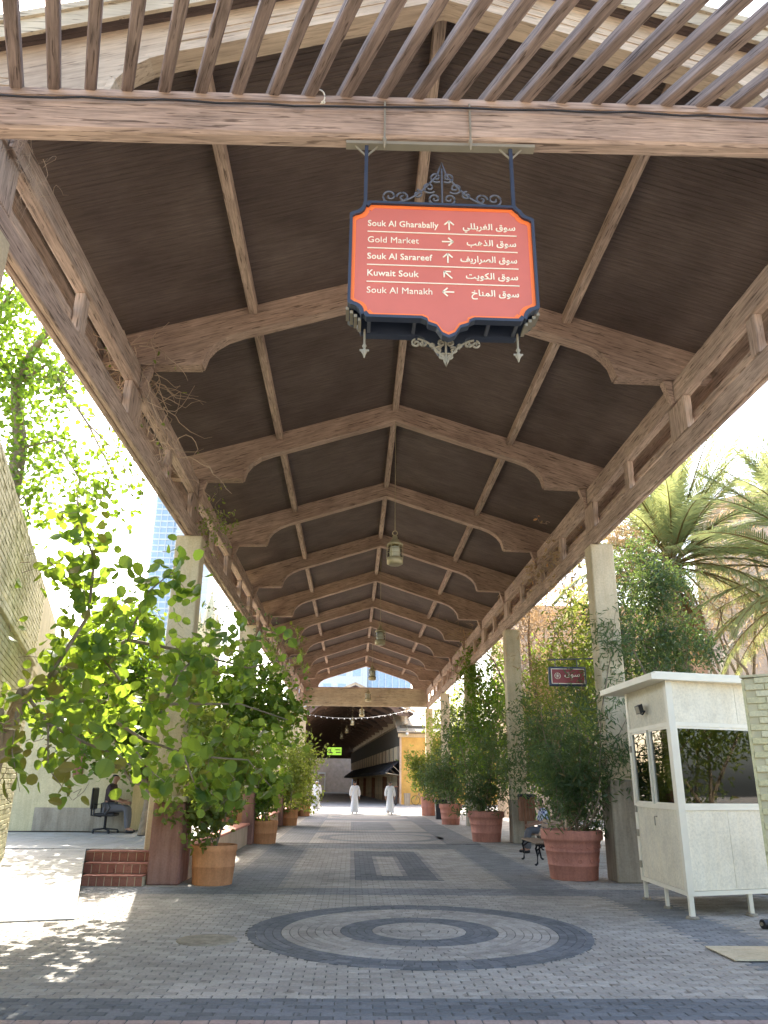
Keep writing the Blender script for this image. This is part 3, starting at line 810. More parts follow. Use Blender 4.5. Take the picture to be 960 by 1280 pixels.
# ================================================================ lanterns
def lantern(x, y, ztop, zmid, label):
    """ztop: hanging point; zmid: bottom of the lantern"""
    t = thing('hanging_lantern', label, 'lantern', (x, y, ztop), 0, 'lanterns hanging from the canopy ridge')
    h = 0.62; b = zmid; r = 0.165
    g = MB(); g.tube([(x, y, ztop), (x, y, b + h + .12)], 0.006, 5); g.build('wire', M['brass'], t)
    g = MB(); g.tube([(x + .05 * math.cos(a), y, b + h + .07 + .05 * math.sin(a)) for a in np.linspace(0, 6.28, 14)], .009, 5); g.build('ring', M['brass'], t)
    g = MB(); g.lathe([(.02, h + .03), (.05, h), (.055, h - .06), (.075, h - .07), (.08, h - .10), (.12, h - .13), (r, h - .17), (r, h - .2), (r - .02, h - .2)], (x, y, b), 16); g.build('cap', M['brass'], t)
    g = MB(); g.lathe([(r - .03, .17), (r - .03, h - .2)], (x, y, b), 16); g.build('glass', M['lantern_glass'], t)
    g = MB(); g.lathe([(.0, .02), (r - .05, .0), (r, .03), (r, .15), (r - .03, .17), (.0, .17)], (x, y, b), 16); g.build('base', M['brass'], t)
    g = MB()
    for k in range(6):
        a = k * math.pi / 3; g.tube([(x + r * math.cos(a), y + r * math.sin(a), b + .13), (x + r * math.cos(a), y + r * math.sin(a), b + h - .18)], .007, 5)
    for zz in (.24, .33): g.tube([(x + r * math.cos(a), y + r * math.sin(a), b + zz) for a in np.linspace(0, 6.28, 17)], .005, 4)
    g.build('cage', M['brass'], t)
    g = MB(); g.lathe([(.0, .17), (.10, .17), (.115, .25), (.10, .38), (.0, .42)], (x, y, b), 10); g.build('lamp_bulb', M['thobe'], t)
    return t
lantern(0.78, 15.25, 9.09, 5.86, 'largest brass lantern, hanging nearest under the second arched truss in view')
lantern(0.80, 24.65, 9.09, 5.80, 'second nearest brass lantern on its long wire below the ridge')
lantern(0.78, 34.05, 9.09, 5.85, 'third lantern along, small and seen against the bright gable opening')
lantern(0.78, 43.45, 9.09, 5.85, 'fourth lantern along, small dark bell shape in front of the pale end beam')
lantern(0.55, 52.6, 8.95, 5.75, 'farthest lantern under the long canopy, hanging just below its end beam')
# ================================================================ foliage tools
def leaf_arrays(P, size, width, droop=0.2, szvar=0.3, fold=0.25, dirs=None):
    n = len(P); P = np.asarray(P, float)
    d = rng.normal(size=(n, 3)); d[:, 2] -= droop
    if dirs is not None: d = d * 0.45 + dirs
    d /= np.linalg.norm(d, axis=1)[:, None]
    u = rng.normal(size=(n, 3)) * 0.6; u[:, 2] += 0.8
    s = np.cross(d, u); s /= np.linalg.norm(s, axis=1)[:, None] + 1e-9
    nn = np.cross(s, d)
    L = size * (1 + rng.uniform(-szvar, szvar, n)); Wd = L * width
    def off(a, b, c): return P + d * (L * a)[:, None] + s * (Wd * b)[:, None] + nn * (Wd * c)[:, None]
    V = np.stack([off(0, 0, 0), off(1, 0, 0), off(.25, .46, fold), off(.72, .40, fold), off(.25, -.46, fold), off(.72, -.40, fold)], 1)
    return V
def leaf_mesh(name, V, mat, tone=None):
    n = len(V); me = bpy.data.meshes.new(name)
    idx = np.arange(n)[:, None] * 6
    F = np.concatenate([idx + np.array([0, 2, 3, 1]), idx + np.array([0, 1, 5, 4])], 1).reshape(-1, 4)
    me.vertices.add(n * 6); me.vertices.foreach_set('co', V.reshape(-1))
    me.loops.add(n * 8); me.loops.foreach_set('vertex_index', F.reshape(-1).astype(np.int32))
    me.polygons.add(n * 2); me.polygons.foreach_set('loop_start', (np.arange(n * 2) * 4).astype(np.int32))
    me.polygons.foreach_set('loop_total', np.full(n * 2, 4, np.int32))
    me.update(calc_edges=True); me.materials.append(mat)
    if tone is None: tone = rng.random(n)
    set_tone(me, np.repeat(tone, 2))
    return me
def along(pts, n, rad, jitter_end=True):
    """n random points scattered round a polyline"""
    pts = [np.array(p, float) for p in pts]; seg = [np.linalg.norm(b - a) for a, b in zip(pts, pts[1:])]; tot = sum(seg)
    out = []
    for _ in range(n):
        t = rng.uniform(0, tot); k = 0
        while k < len(seg) - 1 and t > seg[k]: t -= seg[k]; k += 1
        p = pts[k] + (pts[k + 1] - pts[k]) * (t / max(seg[k], 1e-6))
        out.append(p + rng.normal(size=3) * rad * 0.5)
    return np.array(out)
def clumps(centres, per, rad):
    C = np.asarray(centres, float)
    idx = np.repeat(np.arange(len(C)), per)
    return C[idx] + rng.normal(size=(len(idx), 3)) * rad
def local(V, loc): return V - np.array(loc, float)
def bent(a, b, n=6, amp=0.1):
    a = np.array(a, float); b = np.array(b, float); L = np.linalg.norm(b - a)
    off = rng.normal(size=3) * amp * L; off2 = rng.normal(size=3) * amp * L * .5
    return [tuple(a + (b - a) * t + off * math.sin(math.pi * t) + off2 * math.sin(2 * math.pi * t)) for t in np.linspace(0, 1, n)]

def shrub(name, label, loc, tips, mat, size=.11, width=.26, n_leaf=2500, clump=.16, stem_r=.018, spread=.1, group=None, ncl=None, cat='shrub'):
    """stems fan out from loc to the tips (world points with a crown radius); leaves cluster along their upper half"""
    t = thing(name, label, cat, loc, 0, group)
    g = MB(); cents = []
    for (tx, ty, tz_, rr) in tips:
        k = max(1, int(rr * 3.2))
        for _ in range(k):
            e = np.array((tx, ty, tz_)) + rng.normal(size=3) * rr * .45
            st = (loc[0] + rnd.uniform(-spread, spread), loc[1] + rnd.uniform(-spread, spread), loc[2])
            p = bent(st, e, 7, .06)
            g.tube(p, [stem_r * (1 - .13 * i) for i in range(7)], 5, False)
            m_ = (ncl or 14)
            for _ in range(m_):
                q = rnd.uniform(.33, 1.0); i = min(5, int(q * 6)); f = q * 6 - i
                c = np.array(p[i]) * (1 - f) + np.array(p[i + 1]) * f + rng.normal(size=3) * rr * .36
                cents.append(c)
    g.build('stems', M['bark'], t)
    per = max(3, n_leaf // len(cents))
    P = clumps(cents, per, clump)
    P[:, 2] = np.maximum(P[:, 2], loc[2] + .05)
    V = leaf_arrays(P, size, width, .1)
    me = leaf_mesh('foliage', local(V, loc), mat); link('foliage', me, t)
    return t

# ================================================================ left: brick wall, stucco wall, terrace, ramp, steps
WA = np.array([-5.70, 14.05]); WD = np.array([0.287, -0.958]); WN = np.array([0.958, 0.287])
def brick_wall(name, label, p0, dvec, nvec, length, z0, z1, single_max, th=0.25, bl=0.21, bh=0.075, ledge=None, visible=None):
    t = thing(name, label, 'wall', (p0[0], p0[1], z0))
    a = np.array([p0[0], p0[1]]); b = a + dvec * length
    g = MB()
    q = [a - nvec * .012, b - nvec * .012, b - nvec * th, a - nvec * th]
    g.prism([tuple(x) for x in q], z0, z1 - .01, 'z'); g.build('wall_core', M['mortar_yellow'], t)
    # bricks
    rz = math.atan2(dvec[1], dvec[0])
    meshes = []
    for tn in (0., .33, .66, 1.):
        mb = MB(); e = .006; hx, hy, hz = bl / 2 - .004, .03, bh / 2 - .004
        mb.add([(-hx, hy, -hz), (hx, hy, -hz), (hx, hy, hz), (-hx, hy, hz), (-hx, -hy + e, -hz), (hx, -hy + e, -hz), (hx, -hy + e, hz), (-hx, -hy + e, hz),
                (-hx + e, -hy, -hz + e), (hx - e, -hy, -hz + e), (hx - e, -hy, hz - e), (-hx + e, -hy, hz - e)],
               [(8, 9, 10, 11)] + [(i, (i + 1) % 4, (i + 1) % 4 + 4, i + 4) for i in range(4)] + [(i + 4, (i + 1) % 4 + 4, (i + 1) % 4 + 8, i + 8) for i in range(4)])
        me = fixn(mb.mesh('brick', M['brick_yellow'])); set_tone(me, [tn] * len(me.polygons)); meshes.append(me)
    base = meshes[0]; co = np.array([v.co[:] for v in base.vertices]); fa = [tuple(p.vertices) for p in base.polygons]
    # rotate so local -y faces the outward normal
    ang = math.atan2(-nvec[0], nvec[1]) + math.pi   # direction of local -y
    ca, sa = math.cos(ang), math.sin(ang)
    if True:
        ly = np.array([-sa, ca]); assert abs(abs(ly @ nvec) - 1) < 1e-3
    Rm = np.array([[ca, -sa, 0], [sa, ca, 0], [0, 0, 1]])
    V = []; F = []; T = []; cnt = 0
    rows_ = int((z1 - z0) / bh); cols_ = int(length / bl)
    for r_ in range(rows_):
        for c_ in range(cols_ + 1):
            s_ = (c_ + .5) * bl - (bl / 2 if r_ % 2 else 0)
            if s_ < bl * .45 or s_ > length - .05: continue
            z = z0 + (r_ + .5) * bh
            pr = rnd.uniform(-.004, .004)
            if ledge and abs(z - ledge) < bh * .55: pr += .05
            c = a + dvec * s_ + nvec * (-.018 + pr)
            if visible and visible(c[0], c[1], z) and cnt < single_max:
                link('brick', meshes[rnd.randrange(4)], t, (c[0] - p0[0], c[1] - p0[1], z - z0), (0, rnd.uniform(-.01, .01), ang)); cnt += 1
            else:
                b0 = len(V); V += [tuple(x) for x in (co @ Rm.T + np.array([c[0] - p0[0], c[1] - p0[1], z - z0]))]
                F += [tuple(i + b0 for i in f) for f in fa]; T += [rnd.random()] * len(fa)
    me = bpy.data.meshes.new('brickwork'); me.from_pydata(V, [], F); me.update(); me.materials.append(M['brick_yellow']); set_tone(me, T)
    o = link('brickwork', me, t); o['kind'] = 'stuff'
    return t
bw = brick_wall('brick_wall', 'pale yellow brick wall rising at the left edge beside the ramp', WA, WD, WN, 11.5, 0.0, 5.0, 290, ledge=3.6,
                visible=lambda x, y, z: y > 10.2 and z < 4.9 and (z > 3.2 and y < 13.8))
# return end of the wall and its upper continuation over the gateway
g = MB(); q = [WA + WN * .002, WA - WN * .3, WA - WN * .3 - WD * .12, WA + WN * .002 - WD * .12]; g.prism([tuple(x) for x in q], 0.0, 4.98, 'z'); g.build('corner_pier', M['stucco'], bw)
g = MB(); q = [WA - WD * .125, WA - WN * .25 - WD * .125, WA - WN * .25 - WD * 3.7, WA - WD * 3.7]; g.prism([tuple(x) for x in q], 3.5, 4.95, 'z'); g.build('lintel_wall', M['stucco'], bw)

t = thing('stucco_building', 'cream stucco building with stone skirting behind the terrace at left', 'building', (-8, 19.9, 0.5))
g = MB(); g.box(-16, -5.25, 19.9, 24, .5, 4.3); g.build('wall', M['stucco'], t)
g = MB(); g.bbox(-7.5, -5.23, 19.84, 19.898, .5, 1.02); g.build('stone_skirting', M['plinth'], t)
g = MB(); g.bbox(-16, -5.1, 19.75, 24.1, 4.3, 4.5); g.build('parapet', M['stucco'], t)
g = MB(); g.box(-6.72, -6.5, 19.86, 19.898, 1.7, 3.2); g.build('downpipe_panel', M['bin_wood'], t)

TER = thing('terrace', None, None, (-6, 14.9, 0)); TER['kind'] = 'structure'
g = MB(); g.prism([(-4.42, 15.05), (-3.42, 15.05), (-3.0, 15.05), (-3.0, 60), (-30, 60), (-30, 14.25), (-7.2, 14.25), (-5.9, 14.55), (-4.75, 15.05)], -0.04, 0.482, 'z'); g.build('terrace_base', M['mortar'], TER)
tm = []
for tn in (0., .4, .8):
    mb = MB(); mb.bbox(-.196, .196, -.196, .196, -.016, .0, .003); me = fixn(mb.mesh('floor_tile', M['tile_white'])); set_tone(me, [tn] * len(me.polygons)); tm.append(me)
V = []
n = 0
g = MB()
for j in range(46):
    for i in range(30):
        x = -3.22 - i * .4; y = 15.26 + j * .4
        if y > 19.6 and x < -5.2 and y < 24.3: continue
        if y < 15.3 and x < -4.3 and False: continue
        if n < 280 and y < 22: link('floor_tile', rnd.choice(tm), TER, (x + 6, y - 14.9, .5 + rnd.uniform(-.001, .001)), (0, 0, rnd.uniform(-.003, .003))); n += 1
        else: g.box(x - .196, x + .196, y - .196, y + .196, .483, .5)
me = g.mesh('floor_tiles', M['tile_white']); me.transform(Matrix.Translation((6, -14.9, 0))); set_tone(me, list(np.repeat(rng.random(len(me.polygons) // 6), 6)))
o = link('floor_tiles', me, TER); o['kind'] = 'stuff'
# ramp
RB = np.array([-3.42, 10.88]); RT = np.array([-4.68, 15.04]); rd = (RT - RB); RL = np.linalg.norm(rd); rd /= RL; rn = np.array([-rd[1], rd[0]])
ramp_t = thing('ramp', 'pale sloping tiled access ramp left of the red steps', 'ramp', (RB[0], RB[1], 0))
g = MB(); Wd_ = 2.45
P4 = [RB, RB + rn * Wd_, RT + rn * Wd_, RT]
g.add([(*P4[0], -.03), (*P4[1], -.03), (*P4[2], -.03), (*P4[3], -.03), (*P4[0], .0), (*P4[1], .0), (*P4[2], .48), (*P4[3], .48)],
      [(0, 3, 2, 1), (4, 5, 6, 7), (0, 1, 5, 4), (1, 2, 6, 5), (2, 3, 7, 6), (3, 0, 4, 7)]); g.build('ramp_base', M['mortar'], ramp_t)
nst = 36
for i in range(nst):
    a0 = (i + .04) / nst; a1 = (i + .96) / nst
    q = []
    for (a_, s_) in ((a0, 0), (a0, Wd_), (a1, Wd_), (a1, 0)):
        p = RB + rd * RL * a_ + rn * s_; q.append((p[0], p[1], .48 * a_ + .003))
    g = MB(); g.add([tuple(x) for x in q] + [(x[0], x[1], x[2] + .016) for x in q], [(0, 3, 2, 1), (4, 5, 6, 7), (0, 1, 5, 4), (1, 2, 6, 5), (2, 3, 7, 6), (3, 0, 4, 7)])
    o = g.build('ramp_slab', M['tile_white'], ramp_t); set_tone(o.data, [rnd.random()] * len(o.data.polygons))
# three steps with tiled risers
st = thing('tiled_steps', 'three steps with red tiled risers between ramp and red stone pier', 'steps', (-3.9, 14.15, 0))
for k in range(3):
    y = 14.15 + .3 * k; z0 = .162 * k
    g = MB(); g.box(-4.42 - .08 * k, -3.42, y + .008, y + .3 + (.1 if k < 2 else 0), z0 - (.03 if k == 0 else 0), z0 + .140); g.build('step_core', M['column'], st)
    for i in range(8):
        w_ = 1.0 / 8; x = -4.42 - .08 * k + i * (1.0 + .08 * k) / 8; ww = (1.0 + .08 * k) / 8
        g = MB(); g.bbox(x + .006, x + ww - .006, y, y + .007, z0 + .002, z0 + .136, .002); o = g.build('riser_tile', M['tile_red'], st); set_tone(o.data, [rnd.random()] * len(o.data.polygons))
        g = MB(); g.bbox(x + .002, x + ww - .002, y - .012, y + .3, z0 + .141, z0 + .160, .003); o = g.build('tread_tile', M['tile_white'] if False else M['tile_red'], st); set_tone(o.data, [rnd.random()] * len(o.data.polygons))

# red stone piers and the low wall between them
def pier(x0, x1, y0, y1, h, label):
    t = thing('stone_pier', label, 'pier', ((x0 + x1) / 2, (y0 + y1) / 2, 0), 0, 'red stone piers along the terrace edge')
    g = MB(); g.bbox(x0, x1, y0, y1, 0, h, .025); g.build('shaft', M['pier'], t)
    g = MB(); g.bbox(x0 - .02, x1 + .02, y0 - .02, y1 + .02, h + .001, h + .09, .02); g.build('cap', M['column'], t)
pier(-3.40, -2.86, 14.3, 15.1, 1.30, 'tall red stone pier at the right end of the tiled steps')
pier(-3.05, -2.72, 23.2, 24.0, 1.45, 'second red stone pier from the steps, behind the nearest orange pot')
pier(-3.05, -2.72, 32.6, 33.4, 1.45, 'third red stone pier, small, beside the middle pots at left')
pier(-3.05, -2.72, 42.0, 42.8, 1.45, 'farthest red stone pier on the left of the walkway')
t = thing('low_wall', 'low terracotta coped retaining wall running back along the terrace edge', 'wall', (-2.95, 15.1, 0))
ys = [(15.12, 23.18), (24.02, 32.58), (33.42, 41.98), (42.82, 55)]
for ya, yb in ys:
    g = MB(); g.bbox(-3.0, -2.86, ya, yb, 0, .50, .01); g.build('wall_face', M['stucco_tan'], t)
    y = ya
    while y < yb - .2:
        ye = min(y + .6, yb); g = MB(); g.bbox(-3.12, -2.80, y + .004, ye - .004, .505, .56, .01); g.build('coping_stone', M['tile_red'] if False else M['terracotta'], t); y = ye

# ================================================================ pots
def pot(x, y, r, h, label, mat, kind='rim', z=0, name='plant_pot', n=32):
    t = thing(name, label, 'pot', (x, y, z), 0, 'terracotta plant pots lining the walkway')
    if kind == 'rim':
        prof = [(0, .0), (r * .74, 0), (r * .76, .012), (r * .80, h * .28), (r * .815, h * .285), (r * .815, h * .30), (r * .805, h * .305), (r * .86, h * .56), (r * .875, h * .565), (r * .875, h * .58), (r * .865, h * .585), (r * .92, h * .78),
                (r * .99, h * .80), (r * 1.0, h * .83), (r * 1.0, h * .95), (r * .985, h * .985), (r * .95, h), (r * .87, h), (r * .85, h * .93)]
    else:
        prof = [(0, .0), (r * .86, 0), (r * .87, .012), (r * .93, h * .45), (r * .94, h * .455), (r * .94, h * .47), (r * .93, h * .475), (r * .97, h * .82), (r * 1.0, h * .84), (r * 1.0, h * .98), (r * .98, h), (r * .9, h), (r * .88, h * .93)]
    g = MB(); g.lathe(prof, (x, y, z), n); g.build('pot_body', mat, t)
    g = MB(); g.lathe([(0, h * .90), (r * .86, h * .88)], (x, y, z), 20); g.build('soil', M['soil'], t)
    return t
TC, TO = M['terracotta'], M['terracotta_orange']
p1 = pot(4.17, 15.62, .575, .85, 'largest rimmed terracotta pot, beside the near right column', TC, n=48)
# relief garland on the big pot
g = MB()
for k in range(10):
    a0 = -math.pi / 2 + (k - 4.5) * .26; rr = .575 * .895
    pts = [(4.17 + (rr + .002) * math.cos(a0 + .13 * s_), 15.62 + (rr + .002) * math.sin(a0 + .13 * s_), .575 - .03 * (1 - s_ * s_) + .01 * math.sin(k)) for s_ in np.linspace(-1, 1, 8)]
    g.tube(pts, .007, 5)
for k in range(5):
    a0 = -math.pi / 2 + (k - 2) * .5; rr = .575 * .845
    g.tube([(4.17 + rr * math.cos(a0) + .035 * math.cos(q) * -math.sin(a0), 15.62 + rr * math.sin(a0) + .035 * math.cos(q) * math.cos(a0), .34 + .035 * math.sin(q)) for q in np.linspace(0, 6.28, 12)], .006, 5)
g.build('relief_garland', TC, p1)
pot(4.12, 25.2, .56, .86, 'second rimmed terracotta pot on the right, by the column with the bin', TC)
pot(4.25, 35.3, .49, .82, 'third rimmed terracotta pot on the right under dense dark foliage', TC)
pot(4.2, 44.6, .44, .95, 'farthest small terracotta pot on the right, in front of the ochre wall', TC, 'plain')
t = thing('square_planter', 'black square planter between the two farther right pots', 'planter', (4.38, 40.2, 0))
g = MB(); g.prism([(4.12, 0), (4.64, 0), (4.68, .9), (4.08, .9)], 39.95, 40.45, 'y'); g.build('planter_body', M['plastic'], t)
pot(-2.34, 14.55, .385, .62, 'nearest orange pot on the left, beside the red pier and steps', TO, 'plain')
pot(-2.47, 23.8, .39, .60, 'second orange pot on the left with a bright leafy shrub', TO, 'plain')
pot(-2.5, 33.5, .36, .60, 'third terracotta pot on the left side of the walkway', TO, 'plain')
pot(-2.45, 42.6, .36, .60, 'farthest terracotta pot on the left, near the man in pale robes', TO, 'plain')
pot(-4.35, 23.6, .40, .50, 'left one of two pots up on the terrace behind the low wall', TC, 'plain', .5)
pot(-3.6, 23.9, .36, .48, 'right one of two pots up on the terrace behind the low wall', TC, 'plain', .5)

# ================================================================ white booth
BA = np.array([4.52, 11.17]); BB = np.array([4.56, 12.95]); BU = np.array([.958, .28]); BU /= np.linalg.norm(BU)
BD = BA + BU * 2.3; BC = BB + BU * 2.3
BO = thing('guard_booth', 'small white guard booth on short legs with big windows and flat roof', 'booth', ((BA[0] + BC[0]) / 2, (BA[1] + BC[1]) / 2, 0))
def wallbox(mb, p, q, s0, s1, z0, z1, t0=0.0, t1=.04):
    """box on the line p->q between distances s0 and s1; t outwards from t0 to t1"""
    d = (q - p) / np.linalg.norm(q - p); nn = np.array([d[1], -d[0]])
    a, b = p + d * s0, p + d * s1
    return mb.prism([tuple(x) for x in (a - nn * t0 * -1, b + nn * t0, b + nn * t1, a + nn * t1)], z0, z1, 'z')
zb, zs, zw, zt_ = .27, 1.36, 2.48, 3.08
front = (BA, BD); side_ = (BB, BA)
for (p, q, nm) in ((BA, BD, 'front'), (BB, BA, 'side')):
    L = np.linalg.norm(q - p)
    edges = [0, .75, 1.5, L] if nm == 'front' else [0, .9, L]
    for a_, b_ in zip(edges, edges[1:]):
        g = MB(); wallbox(g, p, q, a_ + .003, b_ - .003, zb + .06, zs - .03, 0, .03); g.build('lower_panel' if not (nm == 'side' and a_ == 0) else 'door', M['white_panel'], BO)
    for a_, b_ in zip([0, L / 2], [L / 2, L]):
        g = MB(); wallbox(g, p, q, a_ + .003, b_ - .003, zw + .03, zt_, 0, .03); g.build('upper_panel', M['white_panel'], BO)
    g = MB(); wallbox(g, p, q, 0, L, zb, zb + .055, -.005, .045); g.build('base_rail', M['white_paint'], BO)
    g = MB(); wallbox(g, p, q, 0, L, zs - .028, zs + .03, -.005, .045); g.build('sill', M['white_paint'], BO)
    g = MB(); wallbox(g, p, q, 0, L, zw - .03, zw + .028, -.005, .045); g.build('head_rail', M['white_paint'], BO)
    # frames and panes
    cuts = [.06, 1.35, 2.2] if nm == 'front' else [.06, .84, .92, L - .1]
    pairs = [(cuts[0], cuts[1]), (cuts[1] + .06, cuts[2])] if nm == 'front' else [(cuts[0] + .05, cuts[1] - .05), (cuts[2] + .04, cuts[3])]
    for a_, b_ in pairs:
        f = MB()
        wallbox(f, p, q, a_ - .035, a_, zs + .031, zw - .031, 0, .04); wallbox(f, p, q, b_, b_ + .035, zs + .031, zw - .031, 0, .04)
        wallbox(f, p, q, a_, b_, zs + .031, zs + .06, 0, .036); wallbox(f, p, q, a_, b_, zw - .06, zw - .031, 0, .036)
        fo = f.build('window_frame', M['white_paint'], BO)
        g = MB(); wallbox(g, p, q, a_, b_, zs + .061, zw - .061, .012, .018)
        me_ = fixn(g.mesh('pane', M['window_glass'])); me_.transform(Matrix.Translation(-BO.location)); link('pane', me_, fo)
# posts and legs with base plates
for (c, s_) in ((BA, .05), (BB, .04), (BD, .05), (BC, .05), ((BA + BB) / 2, .035), (BA + BU * .97, .045), (BC * .5 + BD * .5, .035)):
    full = not (abs(c[0] - (BA + BU * .97)[0]) < 1e-6)
    g = MB(); g.box(c[0] - s_ / 1.6, c[0] + s_ / 1.6, c[1] - s_ / 1.6, c[1] + s_ / 1.6, .03, zb - .001); g.build('leg', M['white_paint'], BO)
    g = MB(); g.lathe([(0, 0), (s_ * 1.9, 0), (s_ * 1.6, .03), (0, .03)], (c[0], c[1], 0), 8); g.build('foot_pad', M['plinth'], BO)
for c in (BA, BB, BC, BD):
    g = MB(); g.box(c[0] - .045, c[0] + .045, c[1] - .045, c[1] + .045, zb + .0, zt_); g.build('corner_post', M['white_paint'], BO)
g = MB(); g.prism([tuple(x) for x in (BA, BD, BC, BB)], zb + .001, zb + .05, 'z'); g.build('floor_plate', M['white_paint'], BO)
ov = .30
cen = (BA + BC) / 2
RP = [BA + np.array([-.30, -.22]), BD + np.array([.3, -.22]), BC + np.array([.3, .3]), BB + np.array([-.36, .33])]
g = MB(); g.prism([tuple(x) for x in RP], zt_ + .001, zt_ + .085, 'z'); g.build('roof', M['white_paint'], BO)
RP2 = [cen + (x - cen) * .94 for x in RP]
g = MB(); g.prism([tuple(x) for x in RP2], zt_ + .086, zt_ + .12, 'z'); g.build('roof_sheet', M['white_paint'], BO)
for (p, q) in ((BC, BB), (BD, BC)):   # rear walls: lower panel, glass above
    L = np.linalg.norm(q - p)
    g = MB(); wallbox(g, p, q, 0, L, zb + .05, zs + .03, 0, .03); g.build('rear_panel', M['white_panel'], BO)
    g = MB(); wallbox(g, p, q, 0, L * .45, zs + .031, zw, 0, .03); wallbox(g, p, q, 0, L, zw + .001, zt_, 0, .03); g.build('rear_upper_panel', M['white_panel'], BO)
    f = MB(); wallbox(f, p, q, L * .45 + .01, L * .5, zs + .031, zw - .001, 0, .035); fo = f.build('window_frame', M['white_paint'], BO)
    g = MB(); wallbox(g, p, q, L * .5, L - .06, zs + .031, zw - .001, .01, .016); me_ = fixn(g.mesh('pane', M['window_glass'])); me_.transform(Matrix.Translation(-BO.location)); link('pane', me_, fo)
g = MB(); g.tube([(BB[0] - .06, 12.02, 1.22), (BB[0] - .1, 12.02, 1.22), (BB[0] - .1, 12.02, 1.10)], .008, 6); g.build('door_handle', M['iron_old'], BO)
for hz in (.5, .95, 1.3, 2.2):
    g = MB(); g.bbox(BB[0] - .062, BB[0] - .035, 12.90, 12.95, hz - .05, hz + .05, .004); g.build('hinge', M['iron_old'], BO)
t = thing('floodlight', 'small black floodlight fixed high on the left face of the booth', 'floodlight', (4.48, 12.1, 2.76))
g = MB(); g.obox((4.41, 12.08, 2.76), (.03, .0, .015), (0, .09, 0), (-.012, 0, .06)); g.build('housing', M['plastic'], t)
g = MB(); g.obox((4.378, 12.08, 2.745), (.003, .0, .0015), (0, .075, 0), (-.012, 0, .048)); g.build('lens', M['iron_old'], t)
g = MB(); g.tube([(4.505, 12.1, 2.74), (4.46, 12.1, 2.68), (4.42, 12.08, 2.70)], .012, 6); g.build('mounting_arm', M['plastic'], t)
# brick wall at the right edge, in front of the booth
P0 = np.array([4.56, 9.0]); dd = np.array([.80, -.60]); nn_ = np.array([-.60, -.80])
bwr = brick_wall('brick_wall', 'short yellow brick wall at the right edge in front of the booth', P0, dd, nn_, 3.0, 0.0, 2.85, 200, visible=lambda x, y, z: z > 1.2 and x < 5.6)
g = MB(); q = [P0 + nn_ * .0, P0 - dd * .02, P0 - dd * .02 - nn_ * .28, P0 - nn_ * .28]; 
g.prism([tuple(x) for x in (P0 + nn_ * .002 - dd * .03, P0 + nn_ * .002, P0 - nn_ * .26, P0 - nn_ * .26 - dd * .03)], 0, 2.83, 'z'); g.build('wall_end', M['brick_yellow'], bwr)
g = MB(); g.prism([tuple(x) for x in (P0 + nn_ * .02 - dd * .04, P0 + dd * 3 + nn_ * .02, P0 + dd * 3 - nn_ * .28, P0 - nn_ * .28 - dd * .04)], 2.852, 2.88, 'z'); g.build('coping', M['mortar_yellow'], bwr)
# metal plate on the ground and hose end
t = thing('metal_plate', 'thin grey metal cover plate lying on the paving at lower right', 'plate', (4.4, 8.95, 0))
g = MB(); g.bbox(3.84, 5.1, 8.55, 9.25, .012, .024, .004)
for i in range(4): g.v = g.v
o = g.build('plate', M['column'], t)
g = MB(); g.box(3.9, 5.05, 8.6, 9.2, .003, .0115); g.build('plate_underlay', M['sandbed'], t)
t = thing('caster_wheel', 'black rubber wheel poking in at the right edge near the booth legs', 'wheel', (5.2, 10.45, 0))
g = MB(); g.tube([(5.08, 10.42, .055), (5.2, 10.45, .055)], .055, 16); g.build('tyre', M['plastic'], t)
g = MB(); g.tube([(5.06, 10.415, .055), (5.32, 10.48, .055)], .02, 10); g.build('axle', M['iron_old'], t)

# ================================================================ bin, benches
t = thing('litter_bin', 'wooden slatted litter bin with black bag on a post by the second right column', 'bin', (5.12, 24.1, 0))
g = MB(); g.box(5.09, 5.15, 24.14, 24.2, 0, .7); g.build('bin_post', M['bin_wood'], t)
for i in range(5):
    x = 4.93 + i * .088; g = MB(); g.bbox(x, x + .08, 23.9, 23.925, .64, 1.30, .004); g.build('slat', M['bin_wood'], t)
for xx in (4.925, 5.345):
    g = MB(); g.bbox(xx, xx + .025, 23.93, 24.2, .64, 1.30, .004); g.build('side_panel', M['bin_wood'], t)
g = MB(); g.box(4.95, 5.345, 23.93, 24.2, .64, .67); g.build('bin_floor', M['bin_wood'], t)
g = MB(); g.lathe([(.21, -.12), (.25, -.02), (.24, .03), (.2, .05), (.17, -.02), (0, -.15)], (5.14, 24.05, 1.33), 14, 1.05, .7); g.build('bin_bag', M['bag'], t)

